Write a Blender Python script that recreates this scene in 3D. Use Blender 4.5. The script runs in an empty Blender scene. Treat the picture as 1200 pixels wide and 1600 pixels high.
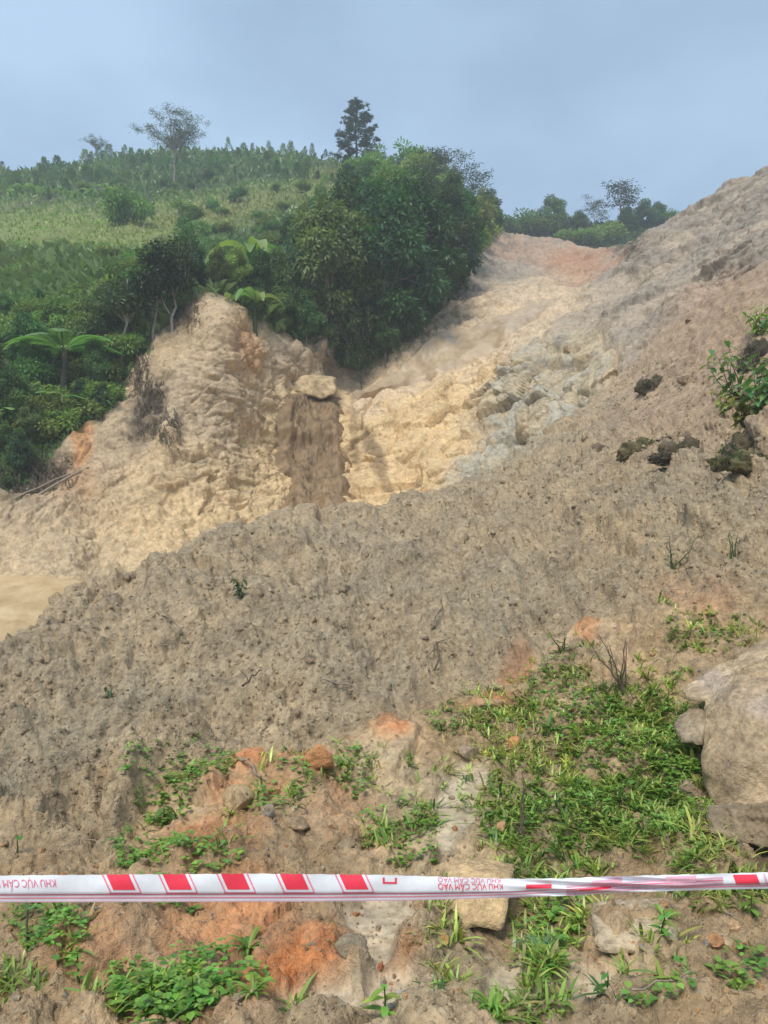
import bpy, bmesh, math, random
import numpy as np
from mathutils import Vector, Matrix, Euler

random.seed(7)
RNG = np.random.default_rng(11)
SC = bpy.context.scene
COL = SC.collection
rad = math.radians

# ------------------------------------------------------------------ camera
PITCH = 3.0
EYE = np.array((0.0, 0.0, 1.6))
cam_data = bpy.data.cameras.new('camera')
cam_data.sensor_fit = 'HORIZONTAL'
cam_data.sensor_width = 36.0
cam_data.lens = 36.0
cam_data.clip_start = 0.05
cam_data.clip_end = 3000.0
cam = bpy.data.objects.new('camera', cam_data)
COL.objects.link(cam)
cam.location = EYE
cam.rotation_euler = (rad(90 + PITCH), 0, 0)
SC.camera = cam

# ------------------------------------------------------------------ light
SUN_EL, SUN_AZ = 54.0, 205.0          # azimuth clockwise from +Y: high, behind the viewer
world = bpy.data.worlds.new('World')
SC.world = world
world.use_nodes = True
wn, wl = world.node_tree.nodes, world.node_tree.links
wn.clear()
w_out = wn.new('ShaderNodeOutputWorld')
w_bg = wn.new('ShaderNodeBackground')
w_bg.inputs['Strength'].default_value = 0.1
w_sky = wn.new('ShaderNodeTexSky')
w_sky.sky_type = 'NISHITA'
w_sky.sun_disc = False
w_sky.sun_elevation = rad(SUN_EL)
w_sky.sun_rotation = rad(SUN_AZ)
w_sky.air_density = 1.0
w_sky.dust_density = 3.0
w_tc = wn.new('ShaderNodeTexCoord')
w_map = wn.new('ShaderNodeMapping')
w_map.inputs['Scale'].default_value = (1.1, 1.1, 2.2)
w_noise = wn.new('ShaderNodeTexNoise')
w_noise.inputs['Scale'].default_value = 1.6
w_noise.inputs['Detail'].default_value = 5.0
w_noise.inputs['Roughness'].default_value = 0.5
w_ramp = wn.new('ShaderNodeValToRGB')
w_ramp.color_ramp.elements[0].position = 0.38
w_ramp.color_ramp.elements[0].color = (0.52, 0.57, 0.66, 1)
w_ramp.color_ramp.elements[1].position = 0.62
w_ramp.color_ramp.elements[1].color = (0.92, 0.95, 1.0, 1)
w_cloud = wn.new('ShaderNodeMix'); w_cloud.data_type = 'RGBA'; w_cloud.blend_type = 'MULTIPLY'
w_cloud.inputs[0].default_value = 1.0
w_cloud.inputs[7].default_value = (2.42, 3.28, 4.15, 1)     # overcast cloud sheet
w_sep = wn.new('ShaderNodeSeparateXYZ')
w_grad = wn.new('ShaderNodeMapRange')                        # thinner cloud to the west, thicker to the east
w_grad.inputs['From Min'].default_value = -0.7
w_grad.inputs['From Max'].default_value = 0.7
w_grad.inputs['To Min'].default_value = 1.13
w_grad.inputs['To Max'].default_value = 0.84
w_cl2 = wn.new('ShaderNodeVectorMath'); w_cl2.operation = 'SCALE'
w_mix = wn.new('ShaderNodeMix'); w_mix.data_type = 'RGBA'
w_mix.inputs[0].default_value = 0.86
wl.new(w_tc.outputs['Generated'], w_map.inputs['Vector'])
wl.new(w_map.outputs['Vector'], w_noise.inputs['Vector'])
wl.new(w_noise.outputs['Fac'], w_ramp.inputs['Fac'])
wl.new(w_ramp.outputs['Color'], w_cloud.inputs[6])
wl.new(w_tc.outputs['Generated'], w_sep.inputs[0])
wl.new(w_sep.outputs['X'], w_grad.inputs['Value'])
wl.new(w_cloud.outputs[2], w_cl2.inputs[0])
wl.new(w_grad.outputs['Result'], w_cl2.inputs['Scale'])
wl.new(w_sky.outputs['Color'], w_mix.inputs[6])
wl.new(w_cl2.outputs['Vector'], w_mix.inputs[7])
wl.new(w_mix.outputs[2], w_bg.inputs['Color'])
wl.new(w_bg.outputs['Background'], w_out.inputs['Surface'])

sun_data = bpy.data.lights.new('sun', 'SUN')
sun_data.energy = 1.5
sun_data.angle = rad(22)
sun_data.color = (1.0, 0.95, 0.86)
sun = bpy.data.objects.new('sun', sun_data)
COL.objects.link(sun)
sd = Vector((math.sin(rad(SUN_AZ)) * math.cos(rad(SUN_EL)), math.cos(rad(SUN_AZ)) * math.cos(rad(SUN_EL)), math.sin(rad(SUN_EL))))
sun.rotation_euler = (-sd).to_track_quat('-Z', 'Y').to_euler()
sun.location = (0, -10, 30)

vs = SC.view_settings
vs.view_transform = 'Standard'
vs.look = 'None'
vs.gamma = 1.0
vs.use_curve_mapping = False
vs.exposure = 1.18
try:
    SC.cycles.max_bounces = 6
    SC.cycles.volume_bounces = 2
    SC.cycles.transparent_max_bounces = 8
    SC.cycles.use_denoising = True
except Exception:
    pass

# ------------------------------------------------------------------ survey helper: sight line + forward distance -> place in the world
CP, SP = math.cos(rad(PITCH)), math.sin(rad(PITCH))
def at(px, py, d):
    px, py, d = np.asarray(px, float), np.asarray(py, float), np.asarray(d, float)
    v, u = (px - 600) / 1200.0, (800 - py) / 1200.0
    fy, fz = CP - u * SP, SP + u * CP
    t = d / fy
    return np.stack(np.broadcast_arrays(EYE[0] + v * t, EYE[1] + d, EYE[2] + fz * t), -1)

# ------------------------------------------------------------------ noise
def _h(ix, iy, iz, seed):
    h = (ix.astype(np.uint32) * np.uint32(374761393) + iy.astype(np.uint32) * np.uint32(668265263)
         + iz.astype(np.uint32) * np.uint32(2147483647) + np.uint32((seed * 974634777) & 0xffffffff))
    h = (h ^ (h >> np.uint32(13))) * np.uint32(1274126177)
    h = (h ^ (h >> np.uint32(15))) * np.uint32(2246822519)
    h ^= h >> np.uint32(16)
    return h.astype(np.float32) * np.float32(1.0 / 4294967296.0)

def vnoise(p, seed=0):
    p = np.asarray(p, np.float32)
    i = np.floor(p).astype(np.int64)
    f = p - i
    w = f * f * f * (f * (f * 6 - 15) + 10)
    ix, iy, iz = i[..., 0], i[..., 1], i[..., 2]
    r = 0
    for a in (0, 1):
        wa = w[..., 0] if a else 1 - w[..., 0]
        for b in (0, 1):
            wb = w[..., 1] if b else 1 - w[..., 1]
            for c in (0, 1):
                wc = w[..., 2] if c else 1 - w[..., 2]
                r = r + wa * wb * wc * _h(ix + a, iy + b, iz + c, seed)
    return r * 2 - 1

_R = np.array(((0.36, 0.48, -0.80), (-0.80, 0.60, 0.0), (0.48, 0.64, 0.60)), np.float32)
def fbm(p, octv=4, seed=0, gain=0.5, ridged=False):
    p = np.asarray(p, np.float32)
    a, s, r = 1.0, 0.0, 0
    for o in range(octv):
        n = vnoise(p, seed + o * 17)
        if ridged:
            n = 1 - 2 * np.abs(n)
        r = r + a * n
        s += a
        a *= gain
        p = (p @ _R.T) * 2.03 + 5.3
    return r / s

def worley2(x, y, seed=0):
    x, y = x.astype(np.float32), y.astype(np.float32)
    ix, iy = np.floor(x).astype(np.int64), np.floor(y).astype(np.int64)
    z = np.zeros_like(ix)
    f1 = np.full(x.shape, 9.0, np.float32); rid = np.zeros(x.shape, np.float32)
    for a in (-1, 0, 1):
        for b in (-1, 0, 1):
            jx, jy = ix + a, iy + b
            dx = jx + _h(jx, jy, z, seed) - x
            dy = jy + _h(jx, jy, z, seed + 1) - y
            d = dx * dx + dy * dy
            m = d < f1
            f1 = np.where(m, d, f1)
            rid = np.where(m, _h(jx, jy, z, seed + 2), rid)
    return np.sqrt(f1), rid

def worley3(p, seed=0):
    p = np.asarray(p, np.float32)
    i = np.floor(p).astype(np.int64)
    n = p.shape[:-1]
    f1 = np.full(n, 9.0, np.float32); f2 = np.full(n, 9.0, np.float32)
    off = np.zeros(p.shape, np.float32); cell = np.zeros(p.shape, np.int64)
    for a in (-1, 0, 1):
        for b in (-1, 0, 1):
            for c in (-1, 0, 1):
                j = i + np.array((a, b, c))
                q = np.stack([j[..., k] + _h(j[..., 0], j[..., 1], j[..., 2], seed + k) for k in range(3)], -1) - p
                d = (q * q).sum(-1)
                m = d < f1
                f2 = np.where(m, f1, np.minimum(f2, d))
                f1 = np.where(m, d, f1)
                off = np.where(m[..., None], -q, off)
                cell = np.where(m[..., None], j, cell)
    return np.sqrt(f1), np.sqrt(f2), off, cell

def facets(p, seed, tilt=0.5):
    """fractured-rock relief: every cell of rock is a plane of its own, with its own height and tilt"""
    f1, f2, off, c = worley3(p, seed)
    r = [_h(c[..., 0], c[..., 1], c[..., 2], seed + 10 + k) * 2 - 1 for k in range(4)]
    h = 0.5 * r[0] + tilt * (r[1] * off[..., 0] + r[2] * off[..., 1] + r[3] * off[..., 2])
    crack = np.clip((f2 - f1) / 0.12, 0, 1)
    return h, crack, r[0]

def sstep(a, b, x):
    t = np.clip((x - a) / (b - a), 0, 1)
    return t * t * (3 - 2 * t)

# ------------------------------------------------------------------ mesh building
def mesh_np(name, verts, faces, mats, smooth=True, col=None, fmat=None):
    """faces: (n,3) or (n,4) int array, or a list of such arrays"""
    if not isinstance(faces, (list, tuple)):
        faces = [faces]
    faces = [np.asarray(f, np.int32) for f in faces if len(f)]
    me = bpy.data.meshes.new(name)
    verts = np.ascontiguousarray(verts, np.float32)
    me.vertices.add(len(verts))
    me.vertices.foreach_set('co', verts.ravel())
    loops = np.concatenate([f.ravel() for f in faces])
    counts = np.concatenate([np.full(len(f), f.shape[1], np.int32) for f in faces])
    starts = np.concatenate(([0], np.cumsum(counts)[:-1])).astype(np.int32)
    me.loops.add(len(loops))
    me.loops.foreach_set('vertex_index', loops)
    me.polygons.add(len(counts))
    me.polygons.foreach_set('loop_start', starts)
    me.polygons.foreach_set('loop_total', counts)
    me.polygons.foreach_set('use_smooth', np.full(len(counts), bool(smooth)))
    for m in (mats if isinstance(mats, (list, tuple)) else [mats]):
        me.materials.append(m)
    if fmat is not None:
        me.polygons.foreach_set('material_index', np.asarray(fmat, np.int32))
    if col is not None:
        a = me.color_attributes.new('Col', 'FLOAT_COLOR', 'POINT')
        c = np.ones((len(verts), 4), np.float32)
        col = np.asarray(col, np.float32)
        c[:, :col.shape[1]] = col
        a.data.foreach_set('color', c.ravel())
    me.update()
    me.validate(verbose=False)
    return me

def link(name, me, parent=None, kind=None, loc=None):
    o = bpy.data.objects.new(name, me)
    COL.objects.link(o)
    if parent is not None:
        o.parent = parent
    if kind:
        o['kind'] = kind
    if loc is not None:
        o.location = loc
    return o

def empty(name, loc=(0, 0, 0)):
    o = bpy.data.objects.new(name, None)
    o.empty_display_size = 0.2
    COL.objects.link(o)
    o.location = loc
    return o

def tag(o, label, cat, group=None):
    o['label'] = label
    o['category'] = cat
    if group:
        o['group'] = group
    return o

def copy_thing(src, loc, rotz, scale, label=None, group=None):
    r = src.copy(); COL.objects.link(r)
    r.location = loc
    r.rotation_euler = (0, 0, rotz) if not isinstance(rotz, (tuple, list)) else rotz
    r.scale = scale if isinstance(scale, (tuple, list)) else (scale,) * 3
    if label:
        r['label'] = label
    if group:
        r['group'] = group
    for ch in list(src.children):
        c = ch.copy(); COL.objects.link(c); c.parent = r
        for g in list(ch.children):
            d = g.copy(); COL.objects.link(d); d.parent = c
    return r

def drop_proto(o):
    for ch in list(o.children):
        for g in list(ch.children):
            bpy.data.objects.remove(g)
        bpy.data.objects.remove(ch)
    bpy.data.objects.remove(o)

def tube(pts, radii, n=6, cap=True):
    """tapered tube along a polyline -> verts, quads"""
    pts = np.asarray(pts, float); m = len(pts)
    tg = np.gradient(pts, axis=0)
    tg /= np.linalg.norm(tg, axis=1)[:, None] + 1e-9
    ref = np.array((0.0, 0, 1)) if abs(tg[:, 2]).mean() < 0.8 else np.array((1.0, 0, 0))
    a = np.cross(tg, ref); a /= np.linalg.norm(a, axis=1)[:, None] + 1e-9
    b = np.cross(tg, a)
    th = np.linspace(0, 2 * math.pi, n, endpoint=False)
    v = pts[:, None] + np.asarray(radii)[:, None, None] * (np.cos(th)[None, :, None] * a[:, None] + np.sin(th)[None, :, None] * b[:, None])
    v = v.reshape(-1, 3)
    i = np.arange(m - 1)[:, None] * n; k = np.arange(n)[None]; k2 = (np.arange(n) + 1)[None] % n
    q = np.stack([i + k, i + k2, i + n + k2, i + n + k], -1).reshape(-1, 4)
    if cap:
        v = np.concatenate([v, pts[:1], pts[-1:]])
        c0, c1 = m * n, m * n + 1
        kk = np.arange(n)
        q = np.concatenate([q, np.stack([np.full(n, c0), (kk + 1) % n, kk, np.full(n, c0)], -1)[:, [0, 1, 2, 2]][:0]])
    return v, q

class Bag:
    """collects verts / faces / colours of one mesh"""
    def __init__(s): s.v, s.f, s.c, s.n = [], [], [], 0
    def add(s, v, f, c=None):
        v = np.asarray(v, np.float32).reshape(-1, 3); f = np.asarray(f, np.int64)
        s.v.append(v); s.f.append(f + s.n); s.n += len(v)
        if c is None: c = (1, 1, 1)
        c = np.asarray(c, np.float32)
        s.c.append(np.broadcast_to(c, (len(v), 3)).copy() if c.ndim == 1 else c)
    def mesh(s, name, mat, smooth=True):
        by = {}
        for f in s.f: by.setdefault(f.shape[1], []).append(f)
        c = np.concatenate(s.c)
        return mesh_np(name, np.concatenate(s.v), [np.concatenate(x) for x in by.values()], mat, smooth, np.concatenate([c, np.full((len(c), 1), .2)], 1))
# ------------------------------------------------------------------ materials
def new_mat(name):
    m = bpy.data.materials.new(name); m.use_nodes = True
    nt = m.node_tree; nt.nodes.clear()
    out = nt.nodes.new('ShaderNodeOutputMaterial')
    p = nt.nodes.new('ShaderNodeBsdfPrincipled')
    nt.links.new(p.outputs[0], out.inputs['Surface'])
    return m, nt, p, out

def mix_rgb(nt, mode, fac, a, b):
    n = nt.nodes.new('ShaderNodeMix'); n.data_type = 'RGBA'; n.blend_type = mode
    for sock, val in ((0, fac), (6, a), (7, b)):
        if hasattr(val, 'is_output'): nt.links.new(val, n.inputs[sock])
        else: n.inputs[sock].default_value = val
    return n.outputs[2]

def ramp(nt, src, stops):
    r = nt.nodes.new('ShaderNodeValToRGB')
    e = r.color_ramp.elements
    while len(e) < len(stops): e.new(0.5)
    for k, (p, c) in enumerate(stops):
        e[k].position = p
        e[k].color = (c, c, c, 1) if not isinstance(c, tuple) else (*c, 1)
    nt.links.new(src, r.inputs['Fac'])
    return r.outputs['Color']

def noise_node(nt, vec, scale, detail=6, rough=0.6):
    n = nt.nodes.new('ShaderNodeTexNoise')
    n.inputs['Scale'].default_value = scale
    n.inputs['Detail'].default_value = detail
    n.inputs['Roughness'].default_value = rough
    nt.links.new(vec, n.inputs['Vector'])
    return n.outputs['Fac']

def earth_mat(name, fine=26.0, coarse=3.0, bump=0.02, var=0.35, world=True, attr=True, col=(0.3, 0.24, 0.16), spec=0.35):
    """soil and rock: colour from the surface's own zones (vertex attribute), grain and fine relief from noise; alpha of the attribute = wetness"""
    m, nt, p, out = new_mat(name)
    g = nt.nodes.new('ShaderNodeNewGeometry') if world else nt.nodes.new('ShaderNodeTexCoord')
    vec = g.outputs['Position'] if world else g.outputs['Object']
    n1, n2, n3 = noise_node(nt, vec, fine, 8, 0.65), noise_node(nt, vec, coarse, 6, 0.6), noise_node(nt, vec, fine * 4.7, 3, 0.6)
    if attr:
        a = nt.nodes.new('ShaderNodeAttribute'); a.attribute_name = 'Col'
        base, wet = a.outputs['Color'], a.outputs['Alpha']
    else:
        rgb = nt.nodes.new('ShaderNodeRGB'); rgb.outputs[0].default_value = (*col, 1)
        base = rgb.outputs[0]; wet = None
    c = mix_rgb(nt, 'MULTIPLY', 1.0, base, ramp(nt, n1, ((0.28, 1 - var), (0.72, 1 + var * 0.8))))
    c = mix_rgb(nt, 'MULTIPLY', 1.0, c, ramp(nt, n2, ((0.3, (1 - var * .5, 1 - var * .55, 1 - var * .6)), (0.7, (1.12, 1.1, 1.06)))))
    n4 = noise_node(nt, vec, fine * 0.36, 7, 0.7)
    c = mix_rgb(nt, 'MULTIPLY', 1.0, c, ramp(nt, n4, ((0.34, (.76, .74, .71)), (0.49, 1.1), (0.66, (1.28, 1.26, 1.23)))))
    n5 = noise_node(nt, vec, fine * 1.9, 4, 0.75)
    c = mix_rgb(nt, 'MULTIPLY', 1.0, c, ramp(nt, n5, ((0.29, (.72, .70, .67)), (0.43, 1.08))))           # damp crumbs, and the shade in tiny pores painted as dark specks
    nt.links.new(c, p.inputs['Base Color'])
    p.inputs['Specular IOR Level'].default_value = spec
    if wet is not None:
        mr = nt.nodes.new('ShaderNodeMapRange')
        mr.inputs['To Min'].default_value = 0.82; mr.inputs['To Max'].default_value = 0.16
        nt.links.new(wet, mr.inputs['Value']); nt.links.new(mr.outputs['Result'], p.inputs['Roughness'])
    else:
        p.inputs['Roughness'].default_value = 0.75
    ad = nt.nodes.new('ShaderNodeMath'); ad.operation = 'MULTIPLY_ADD'; ad.inputs[1].default_value = 0.35
    ad2 = nt.nodes.new('ShaderNodeMath'); ad2.operation = 'MULTIPLY_ADD'; ad2.inputs[1].default_value = 1.4
    nt.links.new(n4, ad2.inputs[0]); nt.links.new(n1, ad2.inputs[2])
    nt.links.new(n3, ad.inputs[0]); nt.links.new(ad2.outputs[0], ad.inputs[2])
    b = nt.nodes.new('ShaderNodeBump'); b.inputs['Strength'].default_value = 0.9; b.inputs['Distance'].default_value = bump
    nt.links.new(ad.outputs[0], b.inputs['Height']); nt.links.new(b.outputs['Normal'], p.inputs['Normal'])
    if wet is not None:   # standing water is smooth
        iv = nt.nodes.new('ShaderNodeMapRange'); iv.inputs['From Min'].default_value = 0.4; iv.inputs['From Max'].default_value = 1.0
        iv.inputs['To Min'].default_value = 0.9; iv.inputs['To Max'].default_value = 0.12
        nt.links.new(wet, iv.inputs['Value']); nt.links.new(iv.outputs['Result'], b.inputs['Strength'])
    return m

def leaf_mat(name, tint=(1, 1, 1), transl=0.35, rough=0.45, obj_var=0.5, hue_var=0.055, spec=0.4):
    m, nt, p, out = new_mat(name)
    a = nt.nodes.new('ShaderNodeAttribute'); a.attribute_name = 'Col'
    oi = nt.nodes.new('ShaderNodeObjectInfo')
    hs = nt.nodes.new('ShaderNodeHueSaturation')
    mh = nt.nodes.new('ShaderNodeMapRange'); mh.inputs['To Min'].default_value = 0.5 - hue_var; mh.inputs['To Max'].default_value = 0.5 + hue_var * .7
    mv = nt.nodes.new('ShaderNodeMapRange'); mv.inputs['To Min'].default_value = 1 - obj_var; mv.inputs['To Max'].default_value = 1 + obj_var
    wn_ = nt.nodes.new('ShaderNodeTexWhiteNoise'); wn_.noise_dimensions = '1D'
    nt.links.new(oi.outputs['Random'], wn_.inputs['W'])
    nt.links.new(oi.outputs['Random'], mh.inputs['Value']); nt.links.new(wn_.outputs['Value'], mv.inputs['Value'])
    nt.links.new(mh.outputs['Result'], hs.inputs['Hue']); nt.links.new(mv.outputs['Result'], hs.inputs['Value'])
    c = mix_rgb(nt, 'MULTIPLY', 1.0, a.outputs['Color'], (*tint, 1))
    nt.links.new(c, hs.inputs['Color'])
    nt.links.new(hs.outputs['Color'], p.inputs['Base Color'])
    p.inputs['Roughness'].default_value = rough
    p.inputs['Specular IOR Level'].default_value = spec
    if transl > 0:
        t = nt.nodes.new('ShaderNodeBsdfTranslucent')
        c2 = mix_rgb(nt, 'MULTIPLY', 1.0, hs.outputs['Color'], (1.1, 1.25, 0.6, 1))
        nt.links.new(c2, t.inputs['Color'])
        mx = nt.nodes.new('ShaderNodeMixShader'); mx.inputs[0].default_value = transl
        nt.links.new(p.outputs[0], mx.inputs[1]); nt.links.new(t.outputs[0], mx.inputs[2])
        nt.links.new(mx.outputs[0], out.inputs['Surface'])
    return m

def bark_mat(name, c1, c2, scale=14):
    m, nt, p, out = new_mat(name)
    tc = nt.nodes.new('ShaderNodeTexCoord')
    mp = nt.nodes.new('ShaderNodeMapping'); mp.inputs['Scale'].default_value = (1, 1, 0.25)
    nt.links.new(tc.outputs['Object'], mp.inputs['Vector'])
    n = noise_node(nt, mp.outputs['Vector'], scale, 6)
    nt.links.new(ramp(nt, n, ((0.3, c1), (0.7, c2))), p.inputs['Base Color'])
    p.inputs['Roughness'].default_value = 0.85
    b = nt.nodes.new('ShaderNodeBump'); b.inputs['Distance'].default_value = 0.01
    nt.links.new(n, b.inputs['Height']); nt.links.new(b.outputs['Normal'], p.inputs['Normal'])
    return m

def water_mat(name, c1, c2, rough=0.25, streak=(6, 6, 1.2), bump=0.03):
    """silt-laden water: opaque, with streaks drawn along the flow"""
    m, nt, p, out = new_mat(name)
    g = nt.nodes.new('ShaderNodeNewGeometry')
    mp = nt.nodes.new('ShaderNodeMapping'); mp.inputs['Scale'].default_value = streak
    nt.links.new(g.outputs['Position'], mp.inputs['Vector'])
    n = noise_node(nt, mp.outputs['Vector'], 1.0, 8, 0.65)
    nt.links.new(ramp(nt, n, ((0.3, c1), (0.7, c2))), p.inputs['Base Color'])
    p.inputs['Roughness'].default_value = rough
    b = nt.nodes.new('ShaderNodeBump'); b.inputs['Distance'].default_value = bump
    nt.links.new(n, b.inputs['Height']); nt.links.new(b.outputs['Normal'], p.inputs['Normal'])
    return m

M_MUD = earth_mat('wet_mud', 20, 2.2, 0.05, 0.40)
M_HILL = earth_mat('hillside_earth', 9.5, 0.7, 0.05, 0.32)
M_ROCK = earth_mat('rock_face', 7.0, 1.1, 0.05, 0.28)
M_STONE = earth_mat('stone_grain', 30, 5.0, 0.028, 0.40, world=False)
M_PLAIN = earth_mat('valley_floor_soil', 3, 0.2, 0.03, 0.3, attr=False, col=(0.22, 0.17, 0.11))
M_LEAF = leaf_mat('tree_leaves', transl=0.38)
M_BUSH = leaf_mat('bush_leaves', transl=0.38, obj_var=0.3)
M_GRASS = leaf_mat('grass_blades', transl=0.3, obj_var=0.0, hue_var=0.0, rough=0.34)
M_BARK = bark_mat('grey_bark', (0.10, 0.085, 0.065), (0.30, 0.27, 0.22))
M_PALE = bark_mat('pale_bark', (0.22, 0.20, 0.17), (0.46, 0.43, 0.38))
M_DARKBARK = bark_mat('dark_bark', (0.035, 0.03, 0.022), (0.11, 0.09, 0.065))
M_WOOD = bark_mat('weathered_wood', (0.16, 0.12, 0.085), (0.36, 0.29, 0.21), 22)
M_ROOT = bark_mat('dry_roots', (0.05, 0.038, 0.025), (0.16, 0.12, 0.08), 30)
M_WFALL = water_mat('silty_waterfall', (0.10, 0.060, 0.025), (0.36, 0.235, 0.115), 0.6, (3.0, 3.0, 1.1), 0.10)
M_STREAM = water_mat('silty_stream', (0.42, 0.27, 0.12), (0.68, 0.50, 0.28), 0.3, (1.6, 0.9, 2.0), 0.06)
M_CASCADE = water_mat('silty_cascade', (0.34, 0.235, 0.13), (0.58, 0.45, 0.30), 0.35, (2.2, 0.9, 1.5), 0.06)

# ------------------------------------------------------------------ terrain sheets
class TPS:
    def __init__(s, pts, lam=1e-3):
        P = np.array([(p[0], p[1]) for p in pts], float) / 500.0
        L = np.log([p[2] for p in pts])
        n = len(P); r = np.linalg.norm(P[:, None] - P[None], axis=-1)
        A = np.zeros((n + 3, n + 3)); A[:n, :n] = s.k(r) + lam * np.eye(n)
        A[:n, n] = 1; A[:n, n + 1:] = P; A[n, :n] = 1; A[n + 1:, :n] = P.T
        s.w = np.linalg.solve(A, np.concatenate([L, np.zeros(3)])); s.P = P
    @staticmethod
    def k(r): return np.where(r > 1e-9, r * r * np.log(np.maximum(r, 1e-9)), 0.0)
    def __call__(s, px, py):
        sh = np.shape(px); x = np.ravel(px) / 500.0; y = np.ravel(py) / 500.0
        o = s.w[-3] + s.w[-2] * x + s.w[-1] * y
        for (a, b), w in zip(s.P, s.w[:-3]):
            o = o + w * s.k(np.hypot(x - a, y - b))
        return np.exp(o).reshape(sh)

def blob(px, py, cx, cy, rx, ry, rot=0.0, soft=0.35):
    c, s_ = math.cos(rad(rot)), math.sin(rad(rot))
    dx, dy = px - cx, py - cy
    a, b = (dx * c + dy * s_) / rx, (-dx * s_ + dy * c) / ry
    return 1 - sstep(1 - soft, 1 + soft, np.sqrt(a * a + b * b))

class Sheet:
    """a surveyed piece of ground; keeps its grid so that other things can be set down on it"""
    def __init__(s, xs, bottom, top, nrow, dep, back=None, pw_=1.0):
        s.xs = xs; s.bot = bottom(xs); s.top = top(xs)
        s.nf = nrow
        t = np.linspace(0, 1, nrow) ** pw_; s.pw = pw_
        s.PX = np.repeat(xs[None], nrow, 0)
        s.PY = s.bot[None] + t[:, None] * (s.top - s.bot)[None]
        s.D = dep(s.PX, s.PY)
        s.V = at(s.PX, s.PY, s.D)
        if back:
            nb, stepv = back
            k = (np.arange(1, nb + 1) ** 1.25)[:, None, None]
            vb = s.V[-1][None] + k * np.asarray(stepv)[None, None]
            s.V = np.concatenate([s.V, vb])
            s.PX = np.concatenate([s.PX, np.repeat(s.PX[-1:], nb, 0)])
            s.PY = np.concatenate([s.PY, np.repeat(s.PY[-1:], nb, 0)])
        s.normals()
    def normals(s):
        du = np.gradient(s.V, axis=1); dv = np.gradient(s.V, axis=0)
        n = np.cross(du, dv); n /= np.linalg.norm(n, axis=-1)[..., None] + 1e-12
        s.N = n
    def faces(s):
        r, c = s.V.shape[:2]
        i = np.arange(r - 1)[:, None] * c + np.arange(c - 1)[None]
        return np.stack([i, i + 1, i + c + 1, i + c], -1).reshape(-1, 4)
    def idx(s, px, py):
        px, py = np.asarray(px, float), np.asarray(py, float)
        fx = np.clip(np.interp(px, s.xs, np.arange(len(s.xs))), 0, len(s.xs) - 1.001)
        b = np.interp(px, s.xs, s.bot); t = np.interp(px, s.xs, s.top)
        fy = np.clip(np.clip((py - b) / (t - b), 0, 1) ** (1 / s.pw) * (s.nf - 1), 0, s.nf - 1.001)
        return fx, fy
    def pos(s, px, py, A=None):
        A = s.V if A is None else A
        fx, fy = s.idx(px, py)
        i, j = fx.astype(int), fy.astype(int); u, v = (fx - i)[..., None], (fy - j)[..., None]
        return (A[j, i] * (1 - u) + A[j, i + 1] * u) * (1 - v) + (A[j + 1, i] * (1 - u) + A[j + 1, i + 1] * u) * v

def curve(*pts):
    x = [p[0] for p in pts]; y = [p[1] for p in pts]
    return lambda q: np.interp(q, x, y)

# ---- the slip's debris: foreground bank, mound and right-hand flank (one sheet)
crest = curve((-1000, 1300), (-400, 1230), (-200, 1120), (0, 1014), (75, 957), (150, 905), (300, 850), (440, 808), (560, 795), (640, 779), (700, 762),
              (790, 725), (850, 690), (900, 648), (960, 596), (1010, 548), (1060, 500), (1200, 400), (1500, 200), (2300, 60))
depA = TPS([(-400, 1230, 5.6), (-200, 1120, 6.6), (0, 1014, 8.0), (150, 905, 9.6), (300, 850, 11), (440, 808, 12.5), (560, 795, 13.4), (700, 762, 14.8), (790, 725, 16), (850, 690, 17.2),
            (900, 650, 18.3), (960, 600, 18.8), (1060, 500, 18.0), (1100, 560, 15.2), (1200, 500, 13.6), (1200, 600, 11.6), (1100, 650, 12.6), (1000, 660, 15.2), (1200, 700, 9.6), (1000, 740, 12.0),
            (600, 900, 9.4), (750, 850, 10.6), (900, 800, 11), (1100, 800, 8.8), (1200, 760, 8.6), (1200, 870, 6.9), (1100, 900, 7.0), (900, 950, 7.1), (750, 950, 7.7), (600, 1000, 7.3),
            (450, 920, 8.9), (300, 950, 8.1), (300, 1100, 6.0), (150, 1000, 7.6), (0, 1100, 6.5), (0, 1250, 4.9), (200, 1200, 5.2), (350, 1180, 5.1), (450, 1060, 6.4), (600, 1130, 5.5), (800, 1030, 6.2), (1000, 960, 6.6),
            (1150, 960, 6.1), (600, 1300, 4.35), (300, 1300, 4.35), (1000, 1250, 4.6), (1150, 1200, 4.7), (800, 1200, 4.9), (0, 1450, 3.5), (600, 1450, 3.5), (1200, 1450, 3.5), (0, 1600, 2.78), (600, 1600, 2.78), (1200, 1600, 2.78),
            (-400, 1900, 1.95), (600, 1900, 1.95), (1600, 1900, 1.95), (-400, 1400, 3.8), (1500, 1400, 3.8), (1500, 1000, 5.4), (1500, 700, 7.5), (1500, 300, 11.5), (1300, 420, 13.2), (2300, 1400, 3.7), (2300, 1000, 5.0), (2300, 300, 9.5), (2300, 1900, 1.95), (-1000, 1400, 3.8), (-1000, 1900, 1.95), (-1000, 1300, 4.4)], 2e-4)
def columns(a, b, n, lo, hi, m):
    return np.concatenate([np.linspace(lo, a, m, endpoint=False), np.linspace(a, b, n), np.linspace(b, hi, m + 1)[1:]])
A = Sheet(columns(-110, 1310, 800, -1000, 2300, 60), lambda x: np.full(x.shape, 1880.0), crest, 590, depA, back=(26, (0, 0.10, -0.055)))
P0 = A.V.copy(); PX, PY = A.PX, A.PY
x, y = P0[..., 0], P0[..., 1]
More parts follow.
